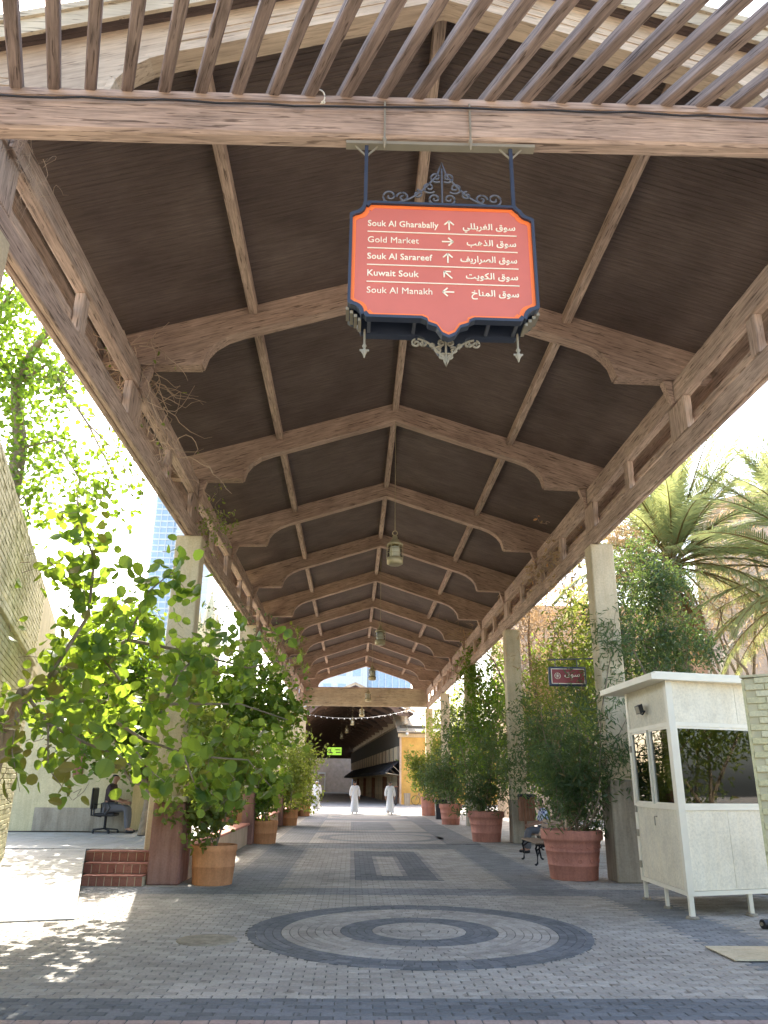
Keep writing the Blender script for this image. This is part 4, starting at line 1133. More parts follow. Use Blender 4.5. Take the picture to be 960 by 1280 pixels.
def bench(x, y, label, L=1.5):
    """faces -x; x = front edge of the seat, y = near end"""
    t = thing('park_bench', label, 'bench', (x + .25, y + L / 2, 0), 0, 'wooden benches with black iron legs')
    for i in range(4):
        g = MB(); g.bbox(x + .02 + i * .105, x + .11 + i * .105, y - .05, y + L + .05, .43, .465, .006); g.build('seat_slat', M['bench_wood'], t)
    for i in range(4):
        z = .52 + i * .095; xx = x + .46 + i * .035
        g = MB(); g.obox((xx, y + L / 2, z + .04), (.011, 0, -.004), (0, L / 2 + .05, 0), (.014, 0, .038)); g.build('back_slat', M['bench_wood'], t)
    for yy in (y + .06, y + L - .06):
        g = MB()
        g.tube([(x + .0, yy, .0), (x + .05, yy, .04), (x + .06, yy, .2), (x + .03, yy, .34), (x + .06, yy, .41)], [.03, .022, .02, .024, .028], 6)
        g.tube([(x + .50, yy, .0), (x + .45, yy, .04), (x + .42, yy, .2), (x + .44, yy, .34), (x + .44, yy, .42), (x + .49, yy, .55), (x + .60, yy, .92)], [.03, .022, .02, .024, .026, .022, .018], 6)
        g.tube([(x + .05, yy, .30), (x + .15, yy, .37), (x + .25, yy, .385), (x + .35, yy, .37), (x + .43, yy, .30)], .018, 6)
        g.tube([(x + .02, yy, .41), (x + .45, yy, .41)], .02, 6)
        g.build('iron_leg_frame', M['black_metal'], t)
    return t
bench(3.98, 17.95, 'near wooden bench with black iron legs, half behind the largest pot')
bench(4.62, 20.6, 'farther wooden bench where the man in a checked shirt sits')

# ================================================================ small red sign on the right
t = thing('hanging_plaque', 'small maroon plaque sign hanging among the foliage right of the walkway', 'sign', (4.3, 15.75, 4.1))
g = MB(); g.bbox(3.95, 4.72, 15.72, 15.80, 3.53, 3.92, .02); g.build('plaque_frame', M['sign_frame'], t)
g = MB(); g.bbox(3.99, 4.68, 15.705, 15.718, 3.57, 3.88, .004); g.build('plaque_panel', plain('maroon_panel', (0.28, 0.05, 0.045), .5), t)
fr = MB(); 
for (a_, b_) in (((4.0, 3.58), (4.67, 3.58)), ((4.67, 3.58), (4.67, 3.87)), ((4.67, 3.87), (4.0, 3.87)), ((4.0, 3.87), (4.0, 3.58))): fr.bar((a_[0], 15.702, a_[1]), (b_[0], 15.702, b_[1]), .012, .012, (0, 1, 0))
fr.build('plaque_border', M['letter'], t)
put_text(shape_ar('سوق'), 4.42, 15.70, 3.72, .13, t, M['letter'], 'CENTER', .001, 1.2)
g = MB()
for k in range(8): 
    a = k * math.pi / 4; g.bar((4.12, 15.70, 3.73), (4.12 + .055 * math.cos(a), 15.70, 3.73 + .055 * math.sin(a)), .006, .008, (0, 1, 0))
g.tube([(4.12 + .06 * math.cos(a), 15.70, 3.73 + .06 * math.sin(a)) for a in np.linspace(0, 6.283, 17)], .005, 4); g.build('rosette', M['letter'], t)
g = MB(); g.tube([(4.1, 15.76, 3.92), (4.1, 15.76, 4.06)], .01, 5); g.tube([(4.55, 15.76, 3.92), (4.55, 15.76, 4.06)], .01, 5); g.tube([(3.95, 15.76, 4.06), (4.85, 15.5, 4.06)], .015, 6); g.build('bracket_arm', M['iron'], t)
# ================================================================ placing by depth
MW = W3
def at(px, py, y):
    """point on the plane at distance y that the photograph shows at (px, py)"""
    r = MW @ np.array([px - 480.0, -(py - 640.0), -963.0]); t = y / r[1]
    return np.array([0, 0, EYE]) + r * t

# ================================================================ people
def skin_mesh(nodes, edges, root, mat, name, sub=2):
    names = list(nodes); me = bpy.data.meshes.new(name + '_cage')
    me.from_pydata([nodes[k][0] for k in names], [(names.index(a), names.index(b)) for a, b in edges], [])
    o = bpy.data.objects.new('tmp_body', me); col.objects.link(o)
    o.modifiers.new('Skin', 'SKIN'); ss = o.modifiers.new('Sub', 'SUBSURF'); ss.levels = sub; ss.render_levels = sub
    for i, k in enumerate(names):
        r = nodes[k][1]; sv = me.skin_vertices[0].data[i]
        sv.radius = (r, r) if not isinstance(r, tuple) else r; sv.use_root = (k == root)
    bpy.context.view_layer.update()
    out = bpy.data.meshes.new_from_object(o.evaluated_get(bpy.context.evaluated_depsgraph_get()))
    bpy.data.objects.remove(o); out.name = name; out.materials.clear(); out.materials.append(mat)
    for p in out.polygons: p.use_smooth = True
    return out
def body_nodes(J):
    nd = {}; ed = []
    def add(k, p, r, parent=None):
        nd[k] = (tuple(p), r)
        if parent: ed.append((parent, k))
    add('pelvis', J['pelvis'], .115); add('spine', J['spine'], .105, 'pelvis'); add('chest', J['chest'], .12, 'spine')
    add('neck', J['neck'], .052, 'chest')
    n_ = np.array(J['neck']); h = np.array(J['head']); f = np.array(J.get('face', (0, 1, 0)), float)
    add('jaw', n_ + (h - n_) * .5 + f * .015, .062, 'neck'); add('head', h, .085, 'jaw'); add('crown', h + (h - n_) * .42, .068, 'head')
    add('nose', h + f * .098 - np.array((0, 0, .02)), .012, 'head')
    for s_, sx in (('l', -1), ('r', 1)):
        sd_ = np.cross(f, (0, 0, 1)) * sx
        add('ear' + s_, h + sd_ * .088, .013, 'head')
        add('sh' + s_, J['sh' + s_], .058, 'chest'); add('el' + s_, J['el' + s_], .04, 'sh' + s_); add('wr' + s_, J['wr' + s_], .027, 'el' + s_)
        w_ = np.array(J['wr' + s_]); e_ = np.array(J['el' + s_]); d = (w_ - e_) / np.linalg.norm(w_ - e_); pm = w_ + d * .075
        add('pa' + s_, pm, (.034, .018), 'wr' + s_)
        ax = np.cross(d, sd_); ax /= np.linalg.norm(ax) + 1e-6
        for i, (off, L) in enumerate(((-.027, .07), (-.009, .08), (.009, .075), (.027, .058))):
            k0 = pm + ax * off + d * .035; k1 = k0 + d * L * .55 - sd_ * .008; k2 = k1 + d * L * .4 - sd_ * .022
            add(f'f{i}a{s_}', k0, .0095, 'pa' + s_); add(f'f{i}b{s_}', k1, .0085, f'f{i}a{s_}'); add(f'f{i}c{s_}', k2, .0075, f'f{i}b{s_}')
        th = w_ + d * .03 + ax * .04; add('ta' + s_, th, .011, 'wr' + s_); add('tb' + s_, th + d * .04 + ax * .018, .009, 'ta' + s_)
        add('hp' + s_, J['hp' + s_], .085, 'pelvis'); add('kn' + s_, J['kn' + s_], .055, 'hp' + s_); add('an' + s_, J['an' + s_], .036, 'kn' + s_)
        add('to' + s_, np.array(J['an' + s_]) + f * .15 + np.array((0, 0, -.045)), .03, 'an' + s_)
    return nd, ed
def sub_nodes(nd, ed, keys, grow):
    n2 = {}
    for k in keys:
        p, r = nd[k[0]] if isinstance(k, tuple) else nd[k]
        kk = k[0] if isinstance(k, tuple) else k; g_ = k[1] if isinstance(k, tuple) else grow
        r = max(r) if isinstance(r, tuple) else r
        n2[kk] = (p, r + g_)
    return n2, [(a, b) for a, b in ed if a in n2 and b in n2]
STAND = dict(pelvis=(0, 0, .95), spine=(0, 0, 1.14), chest=(0, 0, 1.33), neck=(0, 0, 1.49), head=(0, .015, 1.62),
             shl=(-.175, 0, 1.41), elr=(.235, -.03, 1.15), shr=(.175, 0, 1.41), ell=(-.235, .02, 1.15), wrl=(-.24, .12, .93), wrr=(.25, -.02, .90),
             hpl=(-.09, 0, .92), hpr=(.09, 0, .92), knl=(-.1, .10, .52), knr=(.1, .0, .50), anl=(-.1, .20, .09), anr=(.1, -.20, .12))
def person(label, loc, rz, J, outfit, group=None):
    t = thing('person', label, 'person', loc, rz, group)
    nd, ed = body_nodes(J)
    link('body', skin_mesh(nd, ed, 'pelvis', M['skin'], 'body', 1), t)
    h = np.array(J['head']); n_ = np.array(J['neck']); f = np.array(J.get('face', (0, 1, 0)), float)
    hn = {'a': (tuple(h - f * .025 + np.array((0, 0, -.03))), .078), 'b': (tuple(h - f * .015 + np.array((0, 0, .035))), .088), 'c': (tuple(h - f * .01 + np.array((0, 0, .075))), .066)}
    link('hair', skin_mesh(hn, [('a', 'b'), ('b', 'c')], 'a', M['hair'] if outfit != 'ghutra' else M['thobe'], 'hair' if outfit != 'ghutra' else 'headcloth', 1), t).name = 'hair' if outfit != 'ghutra' else 'headcloth'
    if outfit in ('thobe', 'ghutra'):
        n2, e2 = sub_nodes(nd, ed, ['pelvis', 'spine', 'chest', ('neck', .012), 'shl', 'shr', 'ell', 'elr', 'wrl', 'wrr', 'hpl', 'hpr'], .035)
        n2 = {k: v for k, v in n2.items() if k not in ('hpl', 'hpr')}; e2 = [(a, b) for a, b in e2 if a in n2 and b in n2]
        me = skin_mesh(n2, e2, 'pelvis', M['thobe'], 'robe', 1)
        # skirt of the robe, flaring to the hem with folds, following the stride
        mb = MB(); V = []; nn = 28
        for i in range(11):
            q = i / 10; z = 1.18 * (1 - q) + .10 * q; rx = .15 + .085 * q ** 1.2; ry = .13 + .13 * q ** 1.3
            for k in range(nn):
                a = 2 * math.pi * k / nn; fo_ = 1 + .07 * q * math.sin(a * 6 + q * 2) + .03 * q * math.sin(a * 11)
                V.append((rx * fo_ * math.cos(a), ry * fo_ * math.sin(a) + .02 * q, z + .02 * q * math.sin(a * 3)))
        mb.add(V, [(i * nn + k, i * nn + (k + 1) % nn, (i + 1) * nn + (k + 1) % nn, (i + 1) * nn + k) for i in range(10) for k in range(nn)], True)
        m2 = mb.mesh('skirt', M['thobe'])
        bm = bmesh.new(); bm.from_mesh(me); bm.from_mesh(m2); bmesh.ops.recalc_face_normals(bm, faces=bm.faces); bm.to_mesh(me); bm.free()
        link('robe', me, t)
        if outfit == 'ghutra':
            mb = MB(); V = []
            for i in range(7):
                q = i / 6; z = h[2] + .06 - .36 * q; rx = .09 + .10 * q; ry = .10 + .05 * q
                for k in range(15):
                    a = math.pi + math.pi * k / 14 if True else 0
                    V.append((rx * math.cos(a) * 1.0, -.0 + ry * math.sin(a) * (1 + .05 * math.sin(k * 2)), z))
            mb.add(V, [(i * 15 + k, i * 15 + k + 1, (i + 1) * 15 + k + 1, (i + 1) * 15 + k) for i in range(6) for k in range(14)], True)
            link('headcloth_drape', mb.mesh('headcloth_drape', M['thobe']), t)
    else:
        n2, e2 = sub_nodes(nd, ed, [('pelvis', .034), 'spine', 'chest', ('neck', .01), 'shl', 'shr', 'ell', 'elr'], .022)
        link('shirt', skin_mesh(n2, e2, 'pelvis', M['plaid'] if outfit == 'plaid' else M['shirt_dark'], 'shirt', 1), t)
        n2, e2 = sub_nodes(nd, ed, ['pelvis', 'hpl', 'hpr', 'knl', 'knr', 'anl', 'anr'], .024)
        link('trousers', skin_mesh(n2, e2, 'pelvis', M['trousers'], 'trousers', 1), t)
    for s_ in 'lr':
        a = np.array(J['an' + s_]); n2 = {'a': (tuple(a - f * .03 + np.array((0, 0, -.04))), .042), 'b': (tuple(a + f * .08 + np.array((0, 0, -.05))), .042), 'c': (tuple(a + f * .17 + np.array((0, 0, -.055))), .034)}
        link('shoe', skin_mesh(n2, [('a', 'b'), ('b', 'c')], 'a', M['shoe'], 'shoe', 1), t)
    return t
person('bareheaded man in a white robe walking away, left of the two in the middle', (0.17, 45.9, 0), R(4), STAND, 'thobe')
J = dict(STAND); J.update(knl=(-.1, -.02, .5), anl=(-.1, -.22, .13), knr=(.1, .12, .52), anr=(.1, .2, .09), wrl=(-.25, -.04, .92), wrr=(.26, .08, .93))
person('dark-haired man in a white robe walking away, right of the two in the middle', (2.12, 45.4, 0), R(-3), J, 'thobe')
person('man in a cream robe and headcloth standing by the farthest left pots', (-2.15, 50.5, 0), R(175), STAND, 'ghutra')
SIT = dict(pelvis=(0, 0, .54), spine=(0, .0, .72), chest=(0, .03, .92), neck=(0, .06, 1.07), head=(0, .09, 1.20), shl=(-.175, .03, .99), shr=(.175, .03, .99),
           ell=(-.23, .10, .74), elr=(.23, .10, .74), wrl=(-.17, .32, .68), wrr=(.17, .32, .68), hpl=(-.09, .02, .53), hpr=(.09, .02, .53),
           knl=(-.12, .44, .54), knr=(.12, .44, .54), anl=(-.12, .46, .09), anr=(.12, .50, .09))
J = {k: v for k, v in SIT.items()}
person('man in a blue and white checked shirt sitting on the farther bench', (4.98, 21.2, 0), R(90), J, 'plaid')
person('man in dark shirt and grey trousers sitting on an office chair by the stucco wall', (-5.62, 19.35, .5), R(-90), {k: v for k, v in SIT.items()}, 'dark')
t = thing('office_chair', 'black office chair on castors standing on the terrace at left', 'chair', (-5.66, 19.35, .5))
cx_, cy_, cz_ = -5.66, 19.35, .5
g = MB(); g.bbox(cx_ - .24, cx_ + .24, cy_ - .24, cy_ + .24, cz_ + .36, cz_ + .43, .025); g.build('seat', M['plastic'], t)
g = MB(); g.bbox(cx_ - .33, cx_ - .28, cy_ - .22, cy_ + .22, cz_ + .50, cz_ + .98, .025); g.build('backrest', M['plastic'], t)
g = MB(); g.tube([(cx_, cy_, cz_ + .08), (cx_, cy_, cz_ + .36)], .03, 10); g.tube([(cx_ - .1, cy_, cz_ + .35), (cx_ - .34, cy_, cz_ + .38), (cx_ - .35, cy_, cz_ + .6)], .02, 6); g.build('column', M['black_metal'], t)
for s_ in (-1, 1):
    g = MB(); g.tube([(cx_ - .2, cy_ + s_ * .27, cz_ + .4), (cx_ - .22, cy_ + s_ * .27, cz_ + .62), (cx_ + .1, cy_ + s_ * .27, cz_ + .64), (cx_ + .15, cy_ + s_ * .27, cz_ + .55), (cx_ + .05, cy_ + s_ * .26, cz_ + .4)], .02, 8); g.build('armrest', M['plastic'], t)
for k in range(5):
    a = k * 2 * math.pi / 5 + .3; g = MB(); g.bar((cx_, cy_, cz_ + .1), (cx_ + .3 * math.cos(a), cy_ + .3 * math.sin(a), cz_ + .07), .04, .03)
    g.lathe([(0, 0), (.028, .01), (.028, .05), (0, .06)], (cx_ + .3 * math.cos(a), cy_ + .3 * math.sin(a), cz_), 8); g.build('castor_leg', M['plastic'], t)

# ================================================================ big round-leaved tree, left
TB = (-5.0, 11.6, 0.0)
T1 = thing('round_leaf_tree', 'large green tree with big round leaves spreading over the left side', 'tree', TB)
A_ = lambda *q: [tuple(at(*p)) for p in q]
hub = tuple(at(30, 865, 10.0))
br = [
    (A_((30, 865, 10.0), (90, 830, 11.2), (160, 800, 12.2), (235, 815, 13.0), (310, 835, 13.8), (365, 822, 14.4)), 290, .50, .045),
    (A_((60, 848, 10.3), (110, 770, 10.4), (118, 700, 10.2), (100, 650, 10.0), (95, 610, 9.8)), 260, .34, .03),
    (A_((100, 740, 10.4), (60, 700, 10.4), (50, 690, 10.3), (30, 695, 10.2)), 60, .28, .014),
    (A_((160, 800, 11.2), (185, 740, 11.3), (215, 715, 11.4), (238, 745, 11.6)), 130, .34, .02),
    (A_((30, 865, 10.0), (60, 905, 9.5), (110, 930, 9.3), (150, 945, 9.3), (165, 960, 9.3)), 80, .34, .025),
    (A_((20, 890, 9.6), (15, 940, 9.0), (25, 990, 8.8)), 40, .2, .012),
    (A_((60, 905, 9.5), (60, 960, 9.0), (90, 1000, 8.8)), 28, .2, .012),
    (A_((60, 872, 10.4), (160, 880, 12.6), (230, 880, 13.3), (300, 880, 13.8), (360, 900, 14.4)), 270, .56, .04),
    (A_((110, 880, 11.6), (180, 925, 12.6), (240, 945, 13.2), (310, 950, 13.6), (340, 985, 13.9)), 210, .5, .03),
    (A_((200, 890, 11.2), (225, 840, 11.5), (270, 800, 12.0), (330, 800, 12.8)), 190, .42, .025),
    (A_((150, 850, 10.8), (110, 800, 10.8), (150, 760, 11.0)), 110, .36, .02),
    (A_((230, 945, 11.6), (245, 985, 11.8), (285, 1000, 12.2)), 90, .3, .015),
    (A_((170, 940, 10.8), (190, 965, 11.0), (215, 985, 11.2)), 50, .25, .015),
]
g = MB(); g.tube([TB, (-4.95, 11.3, .9), (-4.7, 10.8, 1.8), hub], [.15, .13, .11, .085], 10); g.tube([(-4.75, 10.9, 1.6), (-4.6, 10.6, 2.0), tuple(at(0, 890, 9.6))], [.08, .07, .05], 8); g.build('trunk', M['bark'], T1)
PT = []
for (pts, n_, rad, r0) in br:
    L = len(pts); g = MB(); g.tube(pts, [r0 * (1 - .8 * i / (L - 1)) for i in range(L)], 7); g.build('limb', M['bark'], T1)
    pp = along(pts, int(n_ * .29), rad); PT.append(pp)
PT = np.concatenate(PT)
g = MB()
for p in PT[::2]:
    q = p + rng.normal(size=3) * .12; g.tube([tuple(p), tuple((p + q) / 2 + rng.normal(size=3) * .03), tuple(q)], .004, 4, False)
g.build('twigs', M['bark'], T1, kind='stuff')
# each leaf sits with companions on its twig
PTs = np.repeat(PT, 3, axis=0) + rng.normal(size=(len(PT) * 3, 3)) * .085
order = np.argsort(PTs[:, 1]); near, rest = PTs[order[:298]], PTs[order[298:]]
def round_leaf_verts(P, size):
    n = len(P); d = rng.normal(size=(n, 3)); d[:, 2] -= .5; d /= np.linalg.norm(d, axis=1)[:, None]
    u = rng.normal(size=(n, 3)) * .7; u[:, 2] += .6; s = np.cross(d, u); s /= np.linalg.norm(s, axis=1)[:, None]; nn = np.cross(s, d)
    L = size * rng.uniform(.7, 1.25, n)
    prof = [(0, 0, 0), (.5, 0, -.02), (1.0, 0, -.08), (.08, .3, .03), (.4, .5, .08), (.78, .38, .03), (.08, -.3, .03), (.4, -.5, .08), (.78, -.38, .03)]
    return np.stack([P + d * (L * a)[:, None] + s * (L * b)[:, None] + nn * (L * c)[:, None] for a, b, c in prof], 1)
RF = [(0, 3, 4, 1), (1, 4, 5, 2), (0, 1, 7, 6), (1, 2, 8, 7)]
def round_leaf_mesh(name, V, mat, tone):
    n = len(V); me = bpy.data.meshes.new(name); F = []
    me.from_pydata(V.reshape(-1, 3).tolist(), [], (np.arange(n)[:, None, None] * 9 + np.array(RF)[None]).reshape(-1, 4).tolist()); me.update()
    me.materials.append(mat); set_tone(me, np.repeat(tone, 4)); return me
me = round_leaf_mesh('foliage', local(round_leaf_verts(rest, .175), TB), M['leaf_big'], rng.random(len(rest)))
o = link('foliage', me, T1); o['kind'] = 'stuff'
lm = [round_leaf_mesh('leaf', round_leaf_verts(np.zeros((1, 3)), .16), M['leaf_big'], np.array([q])) for q in (0, .2, .4, .6, .8, 1.) for _ in (0, 1)]
for p in near:
    link('leaf', rnd.choice(lm), T1, tuple(p - np.array(TB)), (rnd.uniform(-.6, .6), rnd.uniform(-.6, .6), rnd.uniform(0, 6.28)), [rnd.uniform(.8, 1.2)] * 3)

# taller tree behind it, lime green against the sky
TB = (-7.2, 15.5, 0.5)
T2 = thing('tall_lime_tree', 'tall tree with thin backlit lime green leaves at the upper left', 'tree', TB)
br = [
    (A_((-30, 720, 14), (10, 640, 14), (25, 560, 14), (20, 480, 14), (40, 440, 13.5), (60, 415, 13)), 640, .75, .2),
    (A_((20, 480, 14), (60, 455, 13.6), (110, 530, 13.4), (140, 590, 13.2)), 90, .5, .045),
    (A_((25, 560, 14), (70, 550, 13.6), (100, 600, 13.3), (95, 640, 13.2)), 210, .55, .03),
    (A_((20, 480, 14), (-20, 420, 13.6), (10, 370, 13), (25, 350, 12.6)), 520, .6, .05),
    (A_((10, 640, 14), (30, 620, 13.9), (40, 660, 13.7)), 110, .45, .03),
    (A_((60, 455, 13.6), (90, 470, 13.2), (60, 500, 13)), 120, .5, .03),
    (A_((110, 530, 13.4), (150, 570, 13), (165, 620, 12.8), (190, 650, 12.7)), 36, .35, .018),
    (A_((140, 590, 13.2), (120, 640, 13), (165, 660, 12.8)), 36, .35, .015),
]
g = MB(); g.tube([TB, (-7.3, 15.0, 2.5), tuple(at(-30, 720, 14))], [.2, .16, .12], 9); g.build('trunk', M['bark'], T2)
PT = []
for (pts, n_, rad, r0) in br:
    L = len(pts); g = MB(); g.tube(pts, [r0 * (1 - .75 * i / (L - 1)) for i in range(L)], 7); g.build('limb', M['bark'], T2)
    PT.append(along(pts, int(n_ * .40), rad))
PT = np.concatenate(PT); g = MB()
for p in PT[::6]: g.tube(bent(p, p + rng.normal(size=3) * .25, 4, .2), .004, 4, False)
g.build('twigs', M['bark'], T2, kind='stuff')
P_ = np.repeat(PT, 7, axis=0) + rng.normal(size=(len(PT) * 7, 3)) * .13
me = round_leaf_mesh('foliage', local(round_leaf_verts(P_, .095), TB), M['leaf_lime'], rng.random(len(P_))); o = link('foliage', me, T2); o['kind'] = 'stuff'

# dry creeper and weeds caught on the eave beams
def creeper(name, label, cents, n, mat, loc, spread, L=.5, thick=.005, leafy=0, cat='creeper', down=.2, lm_=None, lsz=.05):
    t = thing(name, label, cat, loc); g = MB(); ends = []
    for i in range(n):
        c = np.array(cents[rnd.randrange(len(cents))]) + rng.normal(size=3) * spread * .4
        p = [c]; d = rng.normal(size=3); d /= np.linalg.norm(d)
        for k in range(9):
            d = d + rng.normal(size=3) * .45 + np.array((0, 0, -down)); d /= np.linalg.norm(d); p.append(p[-1] + d * L / 9)
        g.tube([tuple(q) for q in p], [thick * (1 - .08 * k) for k in range(10)], 4, False); ends += p[2:]
    g.build('stems', mat, t, kind='stuff')
    if leafy:
        E_ = np.array(ends); P = E_[rng.integers(0, len(E_), leafy)] + rng.normal(size=(leafy, 3)) * .03
        V = leaf_arrays(P, lsz, .5, .1); link('foliage', leaf_mesh('foliage', local(V, loc), lm_ or M['leaf_mid']), t)
    return t
cc = [at(150, 430, 10.2), at(175, 470, 10.9), at(190, 520, 11.6), at(165, 500, 11.0), at(205, 560, 12.3), at(165, 460, 10.6)]
creeper('dry_creeper', 'tangled dry brown creeper twigs hanging over the left eave beam', cc, 90, M['twig'], tuple(at(170, 480, 11)), .35, 1.2, .009, 60, lm_=M['leaf_mid'], lsz=.09)
creeper('dry_creeper', 'two long bare creeper strands reaching across the second bay at left', [at(190, 475, 10.9)], 7, M['twig'], tuple(at(190, 475, 10.9)), .2, 1.3, .010, down=-.02)
creeper('dry_creeper', 'thin dry fibres bunched at the top left corner of the roof', [at(20, 190, 5.9), at(38, 230, 6.3)], 40, M['twig'], tuple(at(20, 190, 5.9)), .2, .5, .0025)
creeper('beam_weed', 'small green leafy weed growing on the left eave beam above the pale column', [at(262, 655, 15.4), at(272, 668, 15.5), at(268, 640, 15.2)], 26, M['twig'], tuple(at(268, 660, 15.4)), .3, .55, .004, 260, 'weed', -.05, lsz=.07)
creeper('beam_weed', 'green creeper tuft over the left eave beam near the far columns', [at(335, 815, 22.5), at(352, 808, 23), at(365, 815, 23.5)], 26, M['twig'], tuple(at(350, 815, 23)), .6, .8, .006, 420, 'weed', .1, lsz=.11)
creeper('dry_creeper', 'dry palm-like tuft caught on the right eave beam', [at(672, 712, 19.5), at(690, 700, 18.7), at(708, 688, 18)], 90, M['twig'], tuple(at(690, 700, 18.6)), .5, .8, .006, 250, down=.25, lm_=M['leaf_dry'], lsz=.12)
creeper('dry_creeper', 'ivy strands with brown leaves trailing between the left columns', [at(265, 790, 16.5), at(300, 780, 18), at(270, 770, 16.8), at(330, 840, 22), at(350, 880, 25), at(345, 850, 24)], 60, M['twig'], tuple(at(300, 800, 18)), .6, 1.3, .005, 700, down=.1, lm_=M['leaf_dark'], lsz=.075)

# ================================================================ shrubs in the pots
LD, LM_, LL = M['leaf_dark'], M['leaf_mid'], M['leaf_lime']
G1 = 'shrubs growing in the walkway pots'
shrub('potted_shrub', 'tall dark narrow-leaved shrub in the largest pot, spreading before the near right column', (4.17, 15.62, .74),
      [(3.6, 15.3, 2.3, .5), (3.8, 15.3, 3.0, .5), (4.2, 15.2, 2.5, .7), (4.4, 15.0, 3.6, .6), (4.8, 14.85, 4.5, .5), (5.2, 14.8, 3.6, .6), (5.3, 14.9, 5.0, .45), (5.0, 14.9, 2.4, .5), (4.0, 15.5, 1.6, .6), (5.6, 14.9, 2.9, .5), (4.4, 15.4, 1.5, .5)],
      LD, .13, .2, 6800, .13, .02, .18, G1)
shrub('potted_shrub', 'dense dark green shrub in the second right pot, beside the column with the bin', (4.12, 25.2, .74), [(3.4, 25, 2.2, .7), (3.9, 25, 3.0, .8), (4.4, 25, 4.0, .7), (4.8, 25, 2.8, .7), (3.6, 25, 1.6, .6), (4.3, 25, 2.0, .8)], LD, .15, .22, 4500, .17, .02, .15, G1)
shrub('potted_shrub', 'dense dark green shrub in the third right pot', (4.25, 35.3, .72), [(3.6, 35, 2.2, .8), (4.2, 35, 2.9, .9), (4.9, 35, 3.6, .9), (4.5, 35, 1.9, .8)], LD, .17, .3, 3600, .2, .02, .15, G1)
shrub('potted_shrub', 'yellowish sunlit shrub in the farthest right pot against the ochre wall', (4.2, 44.6, .85), [(3.6, 44.4, 2.6, .8), (4.2, 44.4, 3.4, .8), (4.8, 44.4, 4.0, .8), (4.1, 44.4, 1.8, .6)], LM_, .2, .4, 2400, .22, .02, .12, G1)
shrub('potted_shrub', 'dark shrub in the black square planter', (4.38, 40.2, .88), [(4.3, 40.2, 2.2, .7), (4.8, 40.2, 2.9, .8), (4.0, 40.2, 1.7, .6)], LD, .18, .3, 2000, .2, .02, .12, G1)
shrub('potted_shrub', 'thin-stemmed round-leaved shrub in the nearest orange pot on the left', (-2.34, 14.55, .54), [(-2.9, 14.4, 2.0, .5), (-2.5, 14.4, 2.5, .6), (-2.0, 14.5, 2.2, .5), (-2.6, 14.3, 1.6, .4), (-2.8, 14.4, 2.9, .6), (-2.2, 14.6, 3.0, .5)], LM_, .11, .8, 2100, .13, .014, .1, G1, 9)
shrub('potted_shrub', 'bright yellow-green shrub in the second orange pot on the left', (-2.47, 23.8, .52), [(-2.7, 23.6, 1.5, .4), (-2.3, 23.6, 1.6, .4), (-2.5, 23.6, 2.1, .5), (-2.6, 23.8, 3.0, .8), (-3.0, 23.8, 3.6, .9)], LL, .12, .5, 3200, .14, .014, .1, G1)
shrub('potted_shrub', 'olive shrub in the third pot on the left', (-2.5, 33.5, .52), [(-2.7, 33.3, 1.9, .7), (-2.3, 33.3, 2.8, .9), (-2.9, 33.3, 3.8, .9), (-2.2, 33.5, 2.0, .6)], LM_, .16, .4, 3200, .2, .016, .1, G1)
shrub('potted_shrub', 'olive shrub in the farthest pot on the left', (-2.45, 42.6, .52), [(-2.6, 42.4, 1.9, .6), (-2.5, 42.4, 3.0, .8), (-2.9, 42.4, 4.0, .8)], LM_, .2, .4, 1800, .22, .016, .1, G1)
for i, (px, py, y, zz, lab) in enumerate(((170, 975, 24, .5, 'bright low bush on the terrace behind the first red pier'), (215, 960, 22, .5, 'lime green bush on the terrace between the first two red piers'), (250, 940, 27, .5, 'backlit lime bush above the two terrace pots'), (300, 955, 31, .5, 'backlit bush farther back along the terrace'))):
    b = at(px, py, y)
    shrub('terrace_bush', lab, (b[0], y, zz), [(b[0] - .6, y, b[2], .7), (b[0] + .5, y, b[2] + .1, .7), (b[0], y, b[2] + .7, .8), (b[0], y, b[2] - .6, .6), (b[0] - .2, y + .5, b[2] + 1.5, .9)], LL, .12, .6, 2600, .16, .016, .2, 'bushes on the terrace', cat='bush')

# ================================================================ trees and hedges behind the right columns
def bush(name, label, base, blobs, mat, size, width, n, cl=.22, trunk=.07, group=None, cat='tree', tmat='bark', nt_=None):
    t = thing(name, label, cat, tuple(base), 0, group)
    g = MB(); C = []
    top = np.mean([b[0] for b in blobs], 0)
    fork = np.array(base) + (top - np.array(base)) * .35; fork[0] = base[0] * .7 + fork[0] * .3
    tp = bent(base, fork, 5, .05); g.tube(tp, [trunk, trunk * .95, trunk * .9, trunk * .85, trunk * .8], 8)
    g.build('trunk', M[tmat], t)
    g = MB(); tot = sum(r ** 2 for _, r in blobs)
    for c, r in blobs:
        p = bent(fork, c, 6, .08); g.tube(p, [trunk * .6 * (1 - .15 * k) for k in range(6)], 6, False)
        m_ = max(6, int((nt_ or 90) * r ** 2 / tot))
        for _ in range(m_):
            v = rng.normal(size=3); v *= (rng.uniform(.25, 1) ** .5) * r / np.linalg.norm(v)
            e = np.array(c) + v; C.append(e)
            if rnd.random() < .5: g.tube(bent(c, e, 4, .12), [.012, .01, .008, .005], 4, False)
    g.build('limbs', M[tmat], t)
    P = clumps(C, max(4, n // len(C)), cl)
    link('crown', leaf_mesh('crown', local(leaf_arrays(P, size, width, .2), base), mat), t)
    return t
def B(*q): return [(at(px, py, y), r) for px, py, y, r in q]
gR = 'trees behind the right columns'
